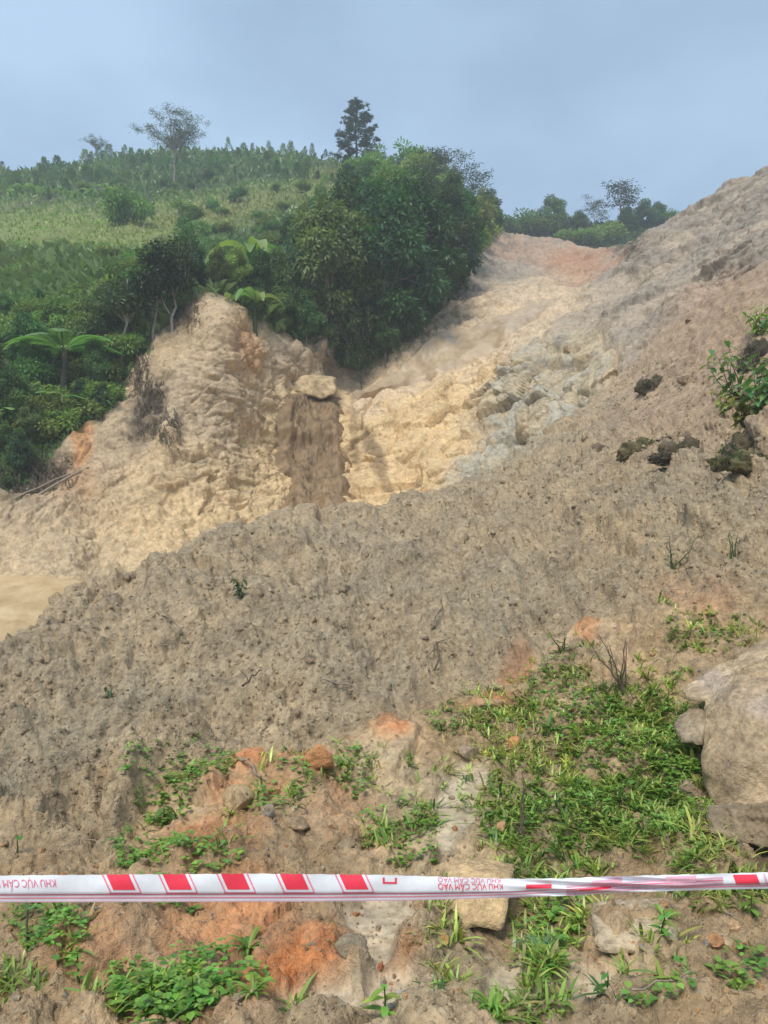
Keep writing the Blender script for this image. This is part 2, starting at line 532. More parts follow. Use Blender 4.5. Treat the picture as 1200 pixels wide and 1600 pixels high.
# where the bank of grass and red clay in front ends and the loose mound begins
edge = curve((-330, 1330), (0, 1320), (100, 1330), (180, 1330), (230, 1240), (350, 1170), (480, 1140), (600, 1120), (700, 1080), (780, 1035), (860, 985), (1000, 960), (1200, 935), (1480, 900))
wig = fbm(P0 * 1.6, 4, 3)
bank = sstep(-22, 30, PY - edge(PX) + wig * 45)
bank_lo = bank * sstep(1330, 1420, PY)
warp = np.stack([vnoise(P0 * 5, 21), vnoise(P0 * 5, 22)], -1) * 0.05 + np.stack([vnoise(P0 * 14, 23), vnoise(P0 * 14, 24)], -1) * 0.018
wx, wy = x + warp[..., 0], y + warp[..., 1] * 1.3
zz = P0[..., 2]
def lumps(scale, seed, power=1.6, rr=0.66, sq=1.0):
    f, r = worley2(wx / scale + zz * 0.6 / scale, wy / (scale * sq) - zz * 0.4 / scale, seed)
    return np.clip(1 - (f / rr) ** 2, 0, 1) ** .8 * r ** power
big = fbm(P0 * np.array((0.55, 0.45, 0.5)), 3, 40)
mid = fbm(P0 * np.array((1.5, 1.2, 1.5)), 4, 44)
# downhill drag marks on the face of the mound
dgx, dgy = 0.33, 0.944
across, along = x * dgy - y * dgx, x * dgx + y * dgy
drag = fbm(np.stack([across * 3.2, along * 0.5, zz * 0.5], -1), 4, 60, ridged=True)
drag_m = np.clip(blob(PX, PY, 330, 1060, 420, 130, -28, .5) + 0.7 * blob(PX, PY, 560, 1020, 200, 120, -35, .5), 0, 1)
dist = np.linalg.norm(P0 - EYE, axis=-1)
fade = np.clip(dist / 7.0, 0.55, 1.5)
SQ = np.array((1.0, 0.55, 1.0))
ncr = .4 + .6 * sstep(0, 45, np.abs(PY - np.minimum(A.top[None], 9e9)))
flank = 1 - .62 * sstep(720, 590, PY) * sstep(850, 960, PX)
h_m = flank * (big * 0.22 + fbm(P0 * SQ * 1.5, 4, 44) * 0.12
       + lumps(0.70, 100, 1.8, sq=1.5) * 0.25 * ncr + lumps(0.30, 110, 1.2, sq=1.9) * 0.165 * ncr * (1 - .6 * drag_m) + lumps(0.155, 120, 1.0, sq=2.0) * 0.11 * (1 - .35 * drag_m) + lumps(0.08, 130, .8, sq=1.9) * 0.042 * np.clip(11 / dist, .35, 1)
       + drag * 0.10 * (.35 + drag_m) + fbm(P0 * SQ * 7, 4, 50, .6) * 0.05 + fbm(P0 * SQ * 22, 3, 52, .6) * 0.018)
h_b = 1.45 * (big * 0.05 + mid * 0.055 + lumps(0.5, 200, 2.2) * 0.08 + lumps(0.21, 210, 1.8) * 0.06 + lumps(0.09, 220, 1.5) * 0.028 + lumps(0.04, 230, 1.2) * 0.011
       + fbm(P0 * 6, 5, 250, .6) * 0.035 + fbm(P0 * 24, 4, 260, .6) * 0.012)
# shallow puddles and wet pans
PUD = [(722, 1240, 36, 62, 25), (690, 1290, 26, 30, 0), (590, 1440, 62, 36, 0), (560, 1500, 40, 34, 0), (490, 1575, 70, 30, 0), (800, 1530, 40, 46, 10), (925, 1535, 52, 30, 0), (600, 1560, 46, 34, 0), (690, 1390, 60, 18, 0), (1110, 1500, 50, 22, 0)]
pud = np.zeros_like(PX)
for cx, cy, rx, ry, ro in PUD:
    pud = np.maximum(pud, blob(PX + wig * 26, PY + mid * 26, cx, cy, rx, ry, ro, .3))
h_b = h_b * (1 - 0.93 * pud) - 0.03 * pud + fbm(P0 * 5, 2, 262) * 0.006 * pud
# block of clay standing proud, and the trampled step under the tape
H = h_m * (1 - bank) + h_b * bank
# the ledge where the turf was cut off
H = H - 0.10 * np.exp(-((PY - edge(PX) + wig * 45) / 26.0) ** 2) * sstep(300, 500, PX) * (1 - sstep(860, 1000, PX))
ncrest = sstep(0, 40, np.abs(A.PY - A.top[None]))
A.V = P0 + A.N * H[..., None]
# colours of the soil itself
c_m = np.array((0.415, 0.322, 0.203)); c_g = np.array((0.375, 0.308, 0.208)); c_y = np.array((0.46, 0.345, 0.205))
c_b = np.array((0.40, 0.285, 0.165)); c_o = np.array((0.56, 0.225, 0.085)); c_p = np.array((0.42, 0.35, 0.25)); c_w = np.array((0.42, 0.285, 0.19))
def lerp(a, b, w): return a + (b - a) * np.asarray(w)[..., None]
C = lerp(c_m, c_g, sstep(-.25, .35, fbm(P0 * .8, 4, 70)))
C = lerp(C, c_y, sstep(.1, .55, fbm(P0 * 1.1, 4, 74)) * .6)
C = lerp(C, np.array((0.24, 0.19, 0.125)), sstep(.12, .5, fbm(P0 * np.array((2.6, 2.2, 2.6)), 4, 76)) * .55)
C = lerp(C, np.array((0.30, 0.24, 0.165)), sstep(.0, .6, fbm(np.stack([across * 4.5, along * .55, zz * .4], -1), 4, 66)) * .45 * (.4 + .6 * drag_m))
C = lerp(C, c_w, (sstep(850, 1050, PX) * (1 - sstep(640, 800, PY))) * .65)     # browner flank on the right
C = lerp(C, np.array((0.50, 0.40, 0.26)), blob(PX, PY, 430, 1110, 110, 45, -35, .6) * .45)
cb = lerp(c_b, c_m, sstep(-.2, .4, fbm(P0 * 1.3, 4, 80)))
ORG = [(440, 1525, 115, 60, -20, 1), (380, 1440, 80, 50, 0, .7), (300, 1450, 70, 60, 0, .55), (495, 1200, 26, 34, 0, .9), (400, 1195, 55, 28, 0, .8), (370, 1250, 40, 28, 0, .5), (340, 1330, 90, 40, 0, .6), (150, 1500, 80, 50, 0, .4), (610, 1135, 30, 16, 0, .8),
       (760, 1095, 40, 18, 0, .7), (800, 1040, 24, 26, 0, .75), (920, 1000, 22, 20, 0, .7), (1080, 945, 70, 22, 0, .45), (480, 1240, 90, 40, 0, .4), (610, 1520, 40, 20, 0, .6), (1130, 1525, 22, 16, 0, .7), (300, 1570, 120, 40, 0, .5), (560, 1300, 80, 40, 0, .3)]
org = np.zeros_like(PX)
for cx, cy, rx, ry, ro, st in ORG:
    org = np.maximum(org, st * blob(PX + wig * 30, PY + mid * 34, cx, cy, rx, ry, ro, .55))
cb = lerp(cb, c_o, org * (0.65 + .35 * sstep(-.3, .3, fbm(P0 * 7, 3, 83))))
cb = lerp(cb, c_p, pud * .85)
C = lerp(C, cb, bank)
C = lerp(C, c_o * .8, np.clip(org * (1 - bank), 0, 1) * .6)
wet = 0.42 + 0.25 * sstep(-.2, .4, fbm(P0 * 2.2, 3, 90)) * bank
wet = np.maximum(wet, pud * 0.98)
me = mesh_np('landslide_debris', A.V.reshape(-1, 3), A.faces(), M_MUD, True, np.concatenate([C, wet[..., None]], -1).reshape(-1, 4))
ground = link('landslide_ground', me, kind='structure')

# ---- the hillside behind: spur, gully wall, bare right-hand slope and the wooded hill (one sheet)
sky_line = curve((-400, 285), (0, 268), (80, 262), (150, 248), (230, 240), (330, 236), (420, 238), (520, 250), (600, 256), (680, 285), (735, 330), (765, 352), (790, 362), (880, 380),
                 (945, 392), (975, 384), (1040, 353), (1120, 306), (1200, 261), (1500, 90), (2000, -60))
depB = TPS([(0, 1010, 12.5), (0, 950, 15.5), (0, 897, 19), (130, 903, 18), (-300, 1000, 12.5), (-300, 900, 18), (0, 885, 19.6), (140, 890, 19.6), (250, 850, 21.5), (0, 800, 21.5), (-300, 800, 21),
            (60, 700, 24.5), (150, 760, 23.5), (200, 640, 26.5), (300, 700, 25.2), (240, 800, 23), (400, 790, 25.5), (430, 700, 28.5), (350, 600, 27.0), (340, 480, 29.5), (280, 520, 29), (400, 560, 29.2), (430, 620, 29.6), (470, 640, 30.4), (440, 800, 26.0),
            (540, 800, 26.6), (545, 640, 30.8), (490, 600, 32.2), (560, 560, 34.4), (600, 500, 36.6), (520, 540, 33.6), (450, 520, 32.5), (600, 400, 44), (600, 300, 60), (570, 256, 78), (700, 330, 60), (720, 400, 47), (680, 470, 42.5),
            (560, 650, 30.8), (620, 690, 29.2), (600, 780, 26.6), (700, 640, 29.8), (690, 740, 25.6), (760, 700, 25), (780, 620, 28), (850, 600, 25.4), (850, 690, 23), (900, 620, 23), (800, 550, 29.4), (700, 560, 34), (640, 590, 34), (760, 505, 37.5), (860, 465, 40), (700, 500, 40.5),
            (780, 420, 50), (780, 370, 62), (880, 390, 64), (930, 415, 48), (945, 394, 58), (1000, 372, 42), (1050, 350, 39), (1000, 450, 31), (1000, 550, 22.5), (960, 610, 21), (1100, 450, 25), (1120, 306, 36), (1200, 262, 33), (1200, 400, 21), (1100, 560, 18), (1500, 95, 27), (1500, 400, 14), (2000, -60, 22), (2000, 400, 11), (-900, 300, 90), (-900, 600, 28), (-900, 1000, 12), (1200, 600, 15), (1000, 700, 18.5), (850, 800, 20),
            (60, 560, 29.5), (60, 450, 38), (200, 450, 34), (60, 350, 56), (250, 350, 56), (100, 300, 74), (280, 300, 78), (400, 300, 72), (450, 380, 50), (400, 460, 36), (300, 420, 41), (280, 240, 98), (0, 268, 94), (-300, 280, 94), (-300, 450, 38), (-300, 600, 28), (450, 245, 92), (520, 250, 85)], 4e-4)
B = Sheet(columns(-110, 1310, 780, -900, 2000, 60), lambda q: np.minimum(crest(q) + 110, 1130.0), sky_line, 540, depB, back=(12, (0, 0.9, -0.25)), pw_=1.12)
P1 = B.V.copy(); PX, PY = B.PX, B.PY
wB = fbm(P1 * .35, 4, 300); wB2 = fbm(P1 * .9, 4, 301)
qx, qy = PX + wB * 26, PY + wB2 * 22
# below this line the earth is bare, above it grows the wood
veg_line = curve((-400, 840), (0, 775), (60, 735), (110, 690), (165, 655), (205, 585), (240, 535), (285, 492), (325, 474), (370, 484), (420, 512), (480, 528), (520, 520), (560, 556), (620, 548), (680, 495), (715, 440), (745, 380), (770, 362), (800, 350), (830, 330), (1500, 50))
veg = 1 - sstep(-8, 10, PY - veg_line(PX) + wB2 * 16)
wall = np.clip(blob(qx, qy, 640, 690, 190, 110, -8, .3) + blob(qx, qy, 860, 610, 110, 75, -28, .3) + blob(qx, qy, 740, 640, 130, 70, -20, .3), 0, 1)
grey = np.clip(blob(qx, qy, 870, 600, 100, 72, -28, .35) + blob(qx, qy, 790, 720, 100, 34, -22, .4) + .7 * blob(qx, qy, 800, 650, 70, 60, 0, .5), 0, 1)
spur_top = blob(qx, qy, 370, 540, 60, 62, 20, .35)
ramp_m = np.clip(blob(qx, qy, 760, 520, 170, 40, -26, .4) + blob(qx, qy, 600, 610, 60, 30, -30, .4), 0, 1)
rslope = sstep(-.1, .1, (PX - 800) / 400 - (PY - 560) / 900) * (1 - wall) * (1 - veg)
spur = (1 - sstep(430, 500, PX)) * (1 - veg)
stream_bed = sstep(893, 905, PY + wB * 8 - np.clip((PX - 0) * .02, 0, 20)) * (1 - sstep(150, 260, PX))
# relief
rockm = np.clip(wall + spur_top * .4, 0, 1)
hB = fbm(P1 * .22, 3, 310) * 0.55 * (1 - .5 * rockm) + fbm(P1 * .8, 4, 312) * 0.24 + fbm(P1 * 2.6, 4, 314, .6) * 0.085
sel = (rockm > 0.01) & (PY < 900)
ps = P1[sel]
pw = ps + np.stack([vnoise(ps * .8, 320 + k) for k in range(3)], -1) * 0.3
f1, k1, id1 = facets(pw * np.array((.50, .50, .62)), 330, .85)
f2, k2, id2 = facets(pw * np.array((1.15, 1.15, 1.5)) + 4.1, 350, .9)
f3, k3, id3 = facets(pw * np.array((2.6, 2.6, 3.4)) + 9.7, 370, .9)
selb = (veg < .6) & (PY < 905) & (rockm < .9)
pb = P1[selb]; pb2 = pb + np.stack([vnoise(pb * 1.4, 420 + k) for k in range(3)], -1) * .25
g1, q1, _i = facets(pb2 * np.array((1.3, 1.3, 1.7)), 430, .9)
g2, q2, _i = facets(pb2 * np.array((3.1, 3.1, 4.2)) + 3.3, 440, .9)
hs = np.zeros(PX.shape, np.float32); hs[selb] = g1 * .07 + g2 * .02 - (1 - q1) * .05 - (1 - q2) * .01 + fbm(pb * 4, 5, 445, .6) * .05
hb = np.zeros(PX.shape, np.float32); rid = np.zeros(PX.shape, np.float32)
hb[sel] = (f1 * 0.50 + f2 * 0.22 + f3 * 0.06 + fbm(ps * 2, 5, 391, .55) * .10 - (1 - k1) * 0.22 - (1 - k2) * 0.09) * (.85 + .1 * grey[sel])
rid[sel] = id2 * .6 + id3 * .4
hB = hB * (1 - .75 * rockm) + hb * rockm
# run-off gullies down the spur and down the right-hand slope
uu = P1[..., 0] * .9 + P1[..., 1] * .35
gul = fbm(np.stack([uu * .95, P1[..., 2] * .16, P1[..., 1] * .1], -1), 4, 380, ridged=True)
hB += hs * (1 - rockm) * np.where(PX > 700, .8, 1.15)
hB += gul * 0.13 * spur * (1 - rockm)
vv = P1[..., 0] * .75 - P1[..., 1] * .55
gul2 = fbm(np.stack([(P1[..., 2] + P1[..., 0] * .35) * .75, vv * .12, P1[..., 1] * .12], -1), 4, 384, ridged=True)
hB += gul2 * 0.30 * rslope
# lumps of loose soil on the bare slopes
def lumps3(scale, seed, p=1.6):
    f, r = worley2((P1[..., 0] + P1[..., 2] * .3) / scale, (P1[..., 2] + P1[..., 1] * .45) / scale, seed)
    return np.sqrt(np.clip(1 - (f / .62) ** 2, 0, 1)) * r ** p
bare = (1 - veg) * (1 - rockm)
hB += (lumps3(.9, 390, 2.0) * .22 + lumps3(.4, 394) * .12) * bare
# wash-outs and overhangs: dark hollow under the turf at the head of the gully
hB -= 1.0 * blob(PX, PY, 556, 560, 42, 36, -30, .5)
hB -= 0.0 * blob(PX, PY, 500, 720, 58, 90, 0, .5)
hB -= 0.35 * blob(PX, PY, 240, 650, 22, 60, 14, .6) - 0.3 * blob(PX, PY, 268, 690, 14, 40, 10, .6)
hB -= 0.5 * blob(PX, PY, 60, 750, 50, 22, -20, .6)
hB += 0.3 * blob(PX, PY, 345, 490, 46, 26, 10, .8)
hB *= 1 - .9 * stream_bed
# channel cut by the water above the wall
hB -= 0.8 * blob(PX, PY, 760, 520, 150, 16, -26, .8)
B.V = P1 + B.N * hB[..., None]
# colours of the ground
k_t = np.array((0.46, 0.35, 0.22)); k_y = np.array((0.60, 0.44, 0.24)); k_gr = np.array((0.41, 0.345, 0.235)); k_gb = np.array((0.385, 0.36, 0.295)); k_r = np.array((0.34, 0.265, 0.195))
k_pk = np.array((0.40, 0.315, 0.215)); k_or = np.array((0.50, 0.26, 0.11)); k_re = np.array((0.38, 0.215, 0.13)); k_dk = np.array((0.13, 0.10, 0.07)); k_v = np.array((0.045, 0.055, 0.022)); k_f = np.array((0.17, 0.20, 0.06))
C = lerp(k_t, k_r, sstep(520, 800, PX))
C = lerp(C, k_pk, sstep(-.1, .4, fbm(P1 * .3, 4, 400)) * .7)
C = lerp(C, np.array((0.365, 0.305, 0.235)), rslope * .7)
C = lerp(C, np.array((0.25, 0.215, 0.175)), rslope * sstep(-.1, .5, gul2 * .5 + fbm(P1 * np.array((.25, .25, .4)), 4, 402)) * .75)
C = lerp(C, k_y, np.clip(sstep(640, 830, PY) * blob(PX, PY, 430, 800, 260, 190, 0, .5) * .75, 0, 1))
C = lerp(C, k_y, np.clip(wall + .85 * ramp_m * .6 + blob(qx, qy, 500, 720, 110, 110, 0, .4), 0, 1) * (1 - grey))
C = lerp(C, np.array((0.56, 0.43, 0.29)), ramp_m * .85)
gg = lerp(k_gr, k_gb, sstep(-.1, .4, rid + fbm(P1 * .7, 3, 404) * .5))
gg = lerp(gg, np.array((0.47, 0.37, 0.22)), sstep(-.05, .4, fbm(P1 * .6, 4, 406)) * .8)
C = lerp(C, gg, grey)
C = lerp(C, k_or, np.clip(.8 * blob(qx, qy, 140, 695, 16, 38, 12, .5) + .6 * blob(qx, qy, 385, 545, 26, 46, -10, .6) + .35 * blob(qx, qy, 120, 760, 40, 40, 0, .6), 0, 1))
C = lerp(C, k_re, np.clip(.8 * blob(qx, qy, 905, 415, 60, 26, -12, .5) + .45 * blob(qx, qy, 830, 390, 80, 26, 10, .6) + .5 * blob(qx, qy, 1130, 500, 80, 40, -30, .7), 0, 1))
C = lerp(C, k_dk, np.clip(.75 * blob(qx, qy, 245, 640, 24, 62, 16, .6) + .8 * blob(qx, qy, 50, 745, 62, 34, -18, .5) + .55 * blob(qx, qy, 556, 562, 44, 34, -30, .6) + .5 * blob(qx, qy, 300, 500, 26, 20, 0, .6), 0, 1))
C = lerp(C, np.array((0.20, 0.135, 0.07)), np.clip(blob(qx * .3 + PX * .7, PY, 585, 712, 13, 52, -24, .4) + .7 * blob(PX, PY, 553, 680, 6, 50, -4, .6), 0, 1) * .8)
C = lerp(C, np.array((0.50, 0.37, 0.20)), stream_bed)
kv = lerp(k_v, k_f, np.clip(blob(qx, qy, 60, 360, 210, 40, 0, .6) + .8 * blob(qx, qy, 330, 330, 160, 30, -12, .6) + .6 * blob(qx, qy, 520, 290, 60, 26, 0, .6), 0, 1))
C = lerp(C, kv, veg)
wetB = np.clip(.22 + .2 * grey + .35 * ramp_m + .3 * stream_bed, 0, 1) * (1 - veg)
me = mesh_np('hillside', B.V.reshape(-1, 3), B.faces(), M_HILL, True, np.concatenate([C, wetB[..., None]], -1).reshape(-1, 4))
hillside = link('hillside_terrain', me, kind='structure')
B.bare, B.veg, B.wall, B.grey = bare, veg, wall, grey

# ---- hill beyond the saddle
E = Sheet(np.linspace(640, 1250, 90), lambda q: np.full(q.shape, 470.0), curve((640, 372), (770, 352), (850, 356), (930, 362), (1010, 356), (1250, 340)), 30, lambda a, b: 96 - (b - 350) * .16, back=(8, (0, 1.2, -.4)))
E.V = E.V + E.N * (fbm(E.V * .2, 4, 420) * .9)[..., None]
me = mesh_np('far_hill', E.V.reshape(-1, 3), E.faces(), M_HILL, True, np.tile(np.array((0.09, 0.13, 0.04, 0.0)), (E.V.shape[0] * E.V.shape[1], 1)))
link('far_hill', me, kind='structure')
# ---- valley floor under everything
pl = np.array([(-400, -200, -.6), (400, -200, -.6), (400, 600, -.6), (-400, 600, -.6)])
link('ground', mesh_np('valley_floor', pl, np.array([[0, 1, 2, 3]]), M_PLAIN, False), kind='structure')

# ---- water: the fall, the stream above it and the stream below
def water_sheet(name, S, left, right, y0, y1, nx, ny, lift, mat, amp, seed, ragged=6.0, freq=(3, 3, 1)):
    t = np.linspace(0, 1, ny); ys = y0 + (y1 - y0) * t
    L, Rr = left(ys), right(ys)
    rag = ragged * np.stack([vnoise(np.stack([ys * .07, ys * 0 + k * 9.1, ys * 0], -1), seed + k) for k in (0, 1)], 0)
    L = L + rag[0]; Rr = Rr + rag[1]
    u = np.linspace(0, 1, nx)
    px = L[:, None] + (Rr - L)[:, None] * u[None]; py = np.repeat(ys[:, None], nx, 1)
    V = S.pos(px, py, S.base); N = S.pos(px, py, S.N)
    edge_ = (np.minimum(np.minimum(u, 1 - u) / .16, 1)[None] * np.minimum(np.minimum(t, 1 - t) / .06, 1)[:, None]) ** .7
    hh = fbm(V * np.array(freq), 5, seed, .6) * amp
    V = V + N * ((lift * (0.25 + .75 * edge_) + hh * edge_) - .25 * (1 - edge_))[..., None]
    i = np.arange(ny - 1)[:, None] * nx + np.arange(nx - 1)[None]
    f = np.stack([i, i + nx, i + nx + 1, i + 1], -1).reshape(-1, 4)
    return link(name, mesh_np(name, V.reshape(-1, 3), f, mat, True), kind='structure')
# smooth version of the ground for the water to lie on
def smooth(V, n):
    for _ in range(n):
        W = V.copy()
        W[1:-1] = (V[:-2] + V[1:-1] * 2 + V[2:]) / 4
        V = W.copy()
        V[:, 1:-1] = (W[:, :-2] + W[:, 1:-1] * 2 + W[:, 2:]) / 4
    return V
B.base = smooth(B.V, 22)
water_sheet('waterfall', B, curve((612, 458), (640, 436), (660, 427), (718, 425), (735, 437), (800, 438), (830, 436)), curve((615, 540), (700, 545), (800, 548), (830, 550)), 612, 830, 90, 150, 0.25, M_WFALL, 0.26, 500, 11, (2.4, 2.4, .5))
water_sheet('stream', B, curve((462, 858), (500, 752), (540, 668), (590, 590), (625, 540)), curve((462, 892), (500, 812), (540, 745), (590, 650), (625, 560)), 462, 625, 60, 110, 0.30, M_CASCADE, 0.20, 560, 10, (1.1, .5, .8))
water_sheet('stream', B, curve((898, -330), (1010, -330)), curve((898, 128), (912, 150), (950, 110), (1030, 60)), 898, 1040, 110, 60, 0.14, M_STREAM, 0.10, 580, 6, (.9, 1.4, 1))
# ------------------------------------------------------------------ foliage
def unit(v): return v / (np.linalg.norm(v, axis=-1, keepdims=True) + 1e-9)
def rnd_dir(n): return unit(RNG.normal(size=(n, 3)))

def leaf_quads(bag, pos, dirs, nrm, L, W, col, fold=0.16, mid=0.45, bend=0.0):
    """pointed leaves, each a folded pair of triangles"""
    n = len(pos); dirs = unit(dirs)
    side = unit(np.cross(dirs, nrm)); up = np.cross(side, dirs)
    L = np.broadcast_to(L, n)[:, None]; W = np.broadcast_to(W, n)[:, None]
    m = pos + dirs * L * mid
    v = np.stack([pos, m + side * W * .5 + up * W * fold, pos + dirs * L - np.array((0, 0, 1)) * L * bend, m - side * W * .5 + up * W * fold], 1).reshape(-1, 3)
    i = np.arange(n)[:, None] * 4
    f = np.concatenate([i + np.array((0, 1, 2)), i + np.array((0, 2, 3))])
    bag.add(v, f, np.repeat(col, 4, 0))

def jitter_col(base, n, amp=0.25, yel=0.12):
    k = 1 + RNG.uniform(-amp, amp, (n, 1)); yv = RNG.uniform(-yel, yel, (n, 1))
    return np.clip(np.asarray(base)[None] * k * np.concatenate([1 + yv * 1.6, 1 + yv * .4, 1 - yv], 1), 0.003, 1)

def crown_clumps(bag, centres, radii, per, L, W, base, droop=0.5, young=None):
    for c, r in zip(centres, radii):
        n = int(per * (r / np.mean(radii)) ** 2)
        d = rnd_dir(n); d[:, 2] = d[:, 2] * .85 + .12; d = unit(d)
        p = c + d * r * RNG.uniform(.45, 1.05, (n, 1)) * np.array((1, 1, .85))
        dr = d * .8 + RNG.normal(size=(n, 3)) * .45 + np.array((0, 0, -droop))
        nr = d + RNG.normal(size=(n, 3)) * .5 + np.array((0, 0, .5))
        tone = RNG.uniform(.62, 1.38)
        col = jitter_col(base, n) * tone
        if young is not None and RNG.random() < .35:
            col = col * .5 + jitter_col(young, n) * .5
        leaf_quads(bag, p, dr, nr, L * RNG.uniform(.6, 1.25, n), W * RNG.uniform(.7, 1.2, n), col)

def limb_pts(a, b, n=6, wob=.06, sag=0.0):
    t = np.linspace(0, 1, n)[:, None]
    p = a + (b - a) * t
    ln = np.linalg.norm(b - a)
    p[1:-1] += RNG.normal(size=(n - 2, 3)) * wob * ln
    p[:, 2] += sag * ln * np.sin(t[:, 0] * math.pi)
    return p

def finish_tree(name, trunk_bag, crown_bag, bark, leafm, crown_name='crown'):
    r = empty(name)
    link('trunk', trunk_bag.mesh('trunk', bark), r)
    link(crown_name, crown_bag.mesh(crown_name, leafm, False), r)
    return r

DK, MD, LT = (0.074, 0.150, 0.054), (0.15, 0.26, 0.07), (0.22, 0.33, 0.08)
BLU = (0.066, 0.135, 0.070)
def broad_tree(seed, H=6.0, rx=2.0, base=DK, n=34, low=-.2, per=150, L=.28, W=.12, young=MD, bark=None, droop=.55, trunk_r=.11):
    global RNG
    RNG = np.random.default_rng(seed)
    tb, cb_ = Bag(), Bag()
    zc, rz = (H + low) / 2, (H - low) / 2
    cs, rs = [], []
    for k in range(n):
        d = rnd_dir(1)[0]; d[2] = d[2] * .95 + .1
        c = np.array((0, 0, zc)) + d * np.array((rx * .78, rx * .78, rz * .80)) * RNG.uniform(.55, 1.0)
        taper = 1 - .35 * abs(c[2] - zc + .3) / rz
        c[:2] *= taper
        cs.append(c); rs.append(RNG.uniform(.20, .36) * rx * .95)
    cs.append(np.array((RNG.normal() * .15, 0, H - rx * .34))); rs.append(rx * .34)
    crown_clumps(cb_, cs, rs, per, L, W, base, droop, young)
    top = np.array((RNG.normal() * .2, RNG.normal() * .2, H * .86))
    tp = limb_pts(np.array((0, 0, -.6)), top, 7, .015)
    v, f = tube(tp, np.linspace(trunk_r, trunk_r * .25, 7), 6); tb.add(v, f)
    for c in cs[:10]:
        a = tp[2] + (tp[5] - tp[2]) * RNG.random()
        v, f = tube(limb_pts(a, c, 4, .05), np.linspace(trunk_r * .4, trunk_r * .1, 4), 5); tb.add(v, f)
    return finish_tree('broadleaf_tree', tb, cb_, bark or M_BARK, M_LEAF)

def bush(seed, H=2.0, rx=1.2, base=MD, n=12, per=150, L=.20, W=.09, young=LT, droop=.3):
    global RNG
    RNG = np.random.default_rng(seed)
    tb, cb_ = Bag(), Bag()
    cs, rs = [], []
    for k in range(n):
        a, q = RNG.uniform(0, 6.283), math.sqrt(RNG.random())
        z = H * (.28 + .5 * (1 - q ** 2) * RNG.uniform(.6, 1))
        cs.append(np.array((math.cos(a) * q * rx * .7, math.sin(a) * q * rx * .7, z))); rs.append(rx * RNG.uniform(.26, .42))
    crown_clumps(cb_, cs, rs, per, L, W, base, droop, young)
    for c in cs[:7]:
        v, f = tube(limb_pts(np.array((RNG.normal() * .08, RNG.normal() * .08, -.3)), c, 4, .05), (.04, .03, .02, .01), 5); tb.add(v, f)
    return finish_tree('bush', tb, cb_, M_BARK, M_BUSH)

def sapling(seed, H=3.0, base=(0.055, 0.105, 0.04)):
    global RNG
    RNG = np.random.default_rng(seed)
    tb, cb_ = Bag(), Bag()
    tp = limb_pts(np.array((0, 0, -.4)), np.array((RNG.normal() * .1, 0, H * .95)), 5, .01)
    v, f = tube(tp, np.linspace(.03, .008, 5), 5); tb.add(v, f)
    n = 340
    z = RNG.uniform(.12, 1, n) ** .8 * H
    r = (.42 * (1 - z / H) + .07) * RNG.uniform(.3, 1.1, n) * (H / 3) * 1.15
    a = RNG.uniform(0, 6.283, n)
    d = np.stack([np.cos(a), np.sin(a), np.zeros(n)], 1)
    p = d * r[:, None] + np.stack([np.zeros(n), np.zeros(n), z], 1)
    leaf_quads(cb_, p, d * .7 + np.array((0, 0, .7)) + RNG.normal(size=(n, 3)) * .3, np.array((0, 0, 1)) + RNG.normal(size=(n, 3)) * .6, RNG.uniform(.18, .34, n), RNG.uniform(.05, .09, n), jitter_col(base, n))
    return finish_tree('sapling', tb, cb_, M_BARK, M_LEAF)

def slender_tree(seed, H=6.0, base=DK, fork=False, low=.5, pale=True):
    global RNG
    RNG = np.random.default_rng(seed)
    tb, cb_ = Bag(), Bag()
    tp = limb_pts(np.array((0, 0, -.5)), np.array((RNG.normal() * .3, RNG.normal() * .2, H * .80)), 8, .014)
    v, f = tube(tp, np.linspace(.085, .025, 8), 6); tb.add(v, f)
    cs, rs = [], []
    for k in range(20):
        z = H * RNG.uniform(low, .97)
        q = .95 * (1 - abs(z / H - .75) * 1.4) + .2
        a = RNG.uniform(0, 6.283)
        cs.append(np.array((math.cos(a) * q * RNG.uniform(.3, 1), math.sin(a) * q * RNG.uniform(.3, 1), z))); rs.append(RNG.uniform(.42, .68))
    crown_clumps(cb_, cs, rs, 120, .26, .11, base, .6, MD)
    for c in cs:
        a = tp[min(6, 1 + int(c[2] / H * 6))]
        v, f = tube(limb_pts(a, c, 4, .06), (.03, .022, .015, .008), 5); tb.add(v, f)
    if fork:
        v, f = tube(np.array(((0, 0, H * .22), (-.25, 0, H * .30), (-.42, .05, H * .42), (-.62, .05, H * .6))), (.05, .045, .035, .015), 6); tb.add(v, f)
    return finish_tree('slender_tree', tb, cb_, M_PALE if pale else M_BARK, M_LEAF)

